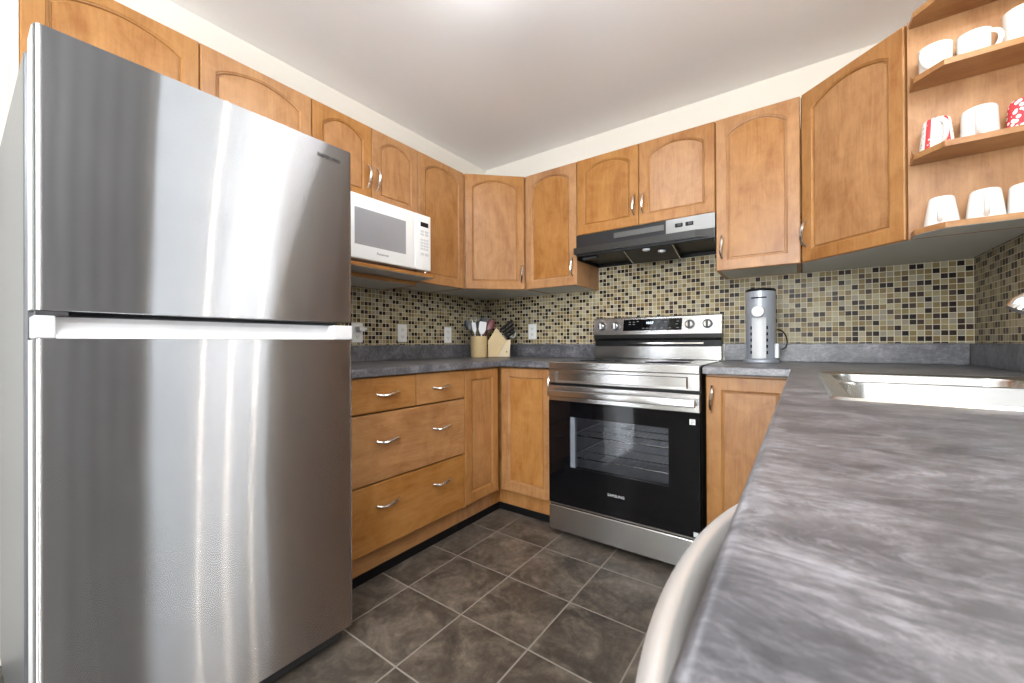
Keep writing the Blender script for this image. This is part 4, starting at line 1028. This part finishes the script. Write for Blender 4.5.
mug('white mug on the top shelf, nearest the corner cabinet', 2.472, MY, zs[2], 0.041, 0.084, math.radians(-130), False, CERAMIC, 0.93)
mug('cream mug with faint sprigs in the middle of the top shelf', 2.558, MY, zs[2], 0.039, 0.088, math.radians(-35), False, FAINT, 0.90)
mug('tall white mug at the window end of the top shelf', 2.662, MY, zs[2], 0.044, 0.118, math.radians(10), False, CERAMIC, 0.95)

# ------------------------------------------------------------------ outlets
def outlet(label, pos, rotz, group=None, wide=False):
    t = thing('wall_outlet', label, 'outlet', pos, rotz)       # local: face looks along -y
    w = 0.036
    p = put('cover_plate', B(-w, w, -0.006, 0.0, -0.057, 0.057, bev=0.002), WHITE, t, False); XF[p.name] = XF[t.name]
    for dz in (-0.022, 0.022):
        s = put('socket', B(-0.016, 0.016, -0.0075, -0.0062, dz - 0.014, dz + 0.014, bev=0.001), OFFW, t, False)
        XF[s.name] = XF[t.name]
        bm = bmesh.new(); box(bm, -0.008, -0.006, -0.0081, -0.0076, dz - 0.003, dz + 0.006); box(bm, 0.006, 0.008, -0.0081, -0.0076, dz - 0.003, dz + 0.006)
        box(bm, -0.002, 0.002, -0.0081, -0.0076, dz - 0.010, dz - 0.006)
        put('slots', bm, BLACK, s, False)
    return t
outlet('white outlet with a plug in it, on the left wall beside the fridge', (0.0045, -1.190, 1.098), R90)
outlet('white outlet between the plugged-in one and the crock on the left wall', (0.0045, -0.864, 1.101), R90)
outlet('white outlet on the left wall just left of the utensil crock', (0.0045, -0.452, 1.094), R90)
outlet('white outlet on the back wall between the knives and the range', (0.456, -0.0045, 1.119), 0)
t = thing('power_plug', 'white plug pushed into the outlet beside the fridge', 'plug', (0.0135, -1.190, 1.120), R90)
put('plug_body', B(-0.018, 0.018, -0.046, 0.0, -0.013, 0.013, bev=0.004, seg=2), WHITE, t, False, smooth=True)
put('cord', tube(bmesh.new(), [(0.018, -0.02, 0), (0.035, -0.022, -0.002), (0.044, -0.018, 0.004)], 0.006, 8), WHITE, t, False, smooth=True)

# ------------------------------------------------------------------ lamps of the room, plus an added fill lamp
LX, LY = 1.30, -1.58
t = thing('ceiling_lamp', 'opal glass bowl lamp hung just below the ceiling over the middle of the floor', 'ceiling lamp', (LX, LY, ZC))
put('canopy', lathe(bmesh.new(), [(0.06, 0.0), (0.06, -0.015), (0.02, -0.025), (0.012, -0.03), (0.012, -0.13)], (LX, LY, ZC - 0.0005), 28), NICKEL, t, smooth=True)
put('bowl', lathe(bmesh.new(), [(0.17 * math.sin(PI * (0.5 - 0.5 * i / 12)) + 0.002, -0.12 - 0.07 * math.sin(PI * 0.5 * i / 12)) for i in range(13)][::-1] + [(0.172, -0.118), (0.02, -0.125)], (LX, LY, ZC), 36), emis('lit_opal_glass', (0.98, 0.98, 1.0), 15.0), t, smooth=True)
t = thing('fill_lamp', 'white globe fill lamp, added unseen in the room behind the kitchen', 'fill lamp', (2.05, -3.35, ZC))  # unseen globe lamp, added to throw fill light on to the ceiling
put('rod', tube(bmesh.new(), [(2.05, -3.35, ZC - 0.001), (2.05, -3.35, 2.15)], 0.006, 8), NICKEL, t)
put('globe', lathe(bmesh.new(), [(0.17 * math.sin(PI * i / 16) + 0.002, 1.99 - 0.17 * math.cos(PI * i / 16)) for i in range(17)], (2.05, -3.35, 0), 32), emis('fill_lamp_globe', (0.96, 0.98, 1.0), 56.0), t, smooth=True)
t = thing('vanity_lamp', 'three-bulb lamp bar on the wall above the kitchen window', 'wall lamp', (W - 0.01, -1.35, 2.25))
put('back_bar', B(W - 0.022, W - 0.001, -1.66, -1.04, 2.225, 2.275, bev=0.004), CHROME, t)
BULB = emis('warm_lit_bulb', (1.0, 0.86, 0.66), 480.0)
for y in (-1.56, -1.35, -1.14):
    s = put('socket_cup', lathe(bmesh.new(), [(0.022, 0.0), (0.022, 0.03)], (W - 0.0525, y, 2.25), 16, 'X'), CHROME, t)
    bm = bmesh.new(); bmesh.ops.create_uvsphere(bm, u_segments=16, v_segments=10, radius=0.013)
    bmesh.ops.translate(bm, verts=bm.verts, vec=(W - 0.080, y, 2.25)); put('bulb', bm, BULB, t, smooth=True)
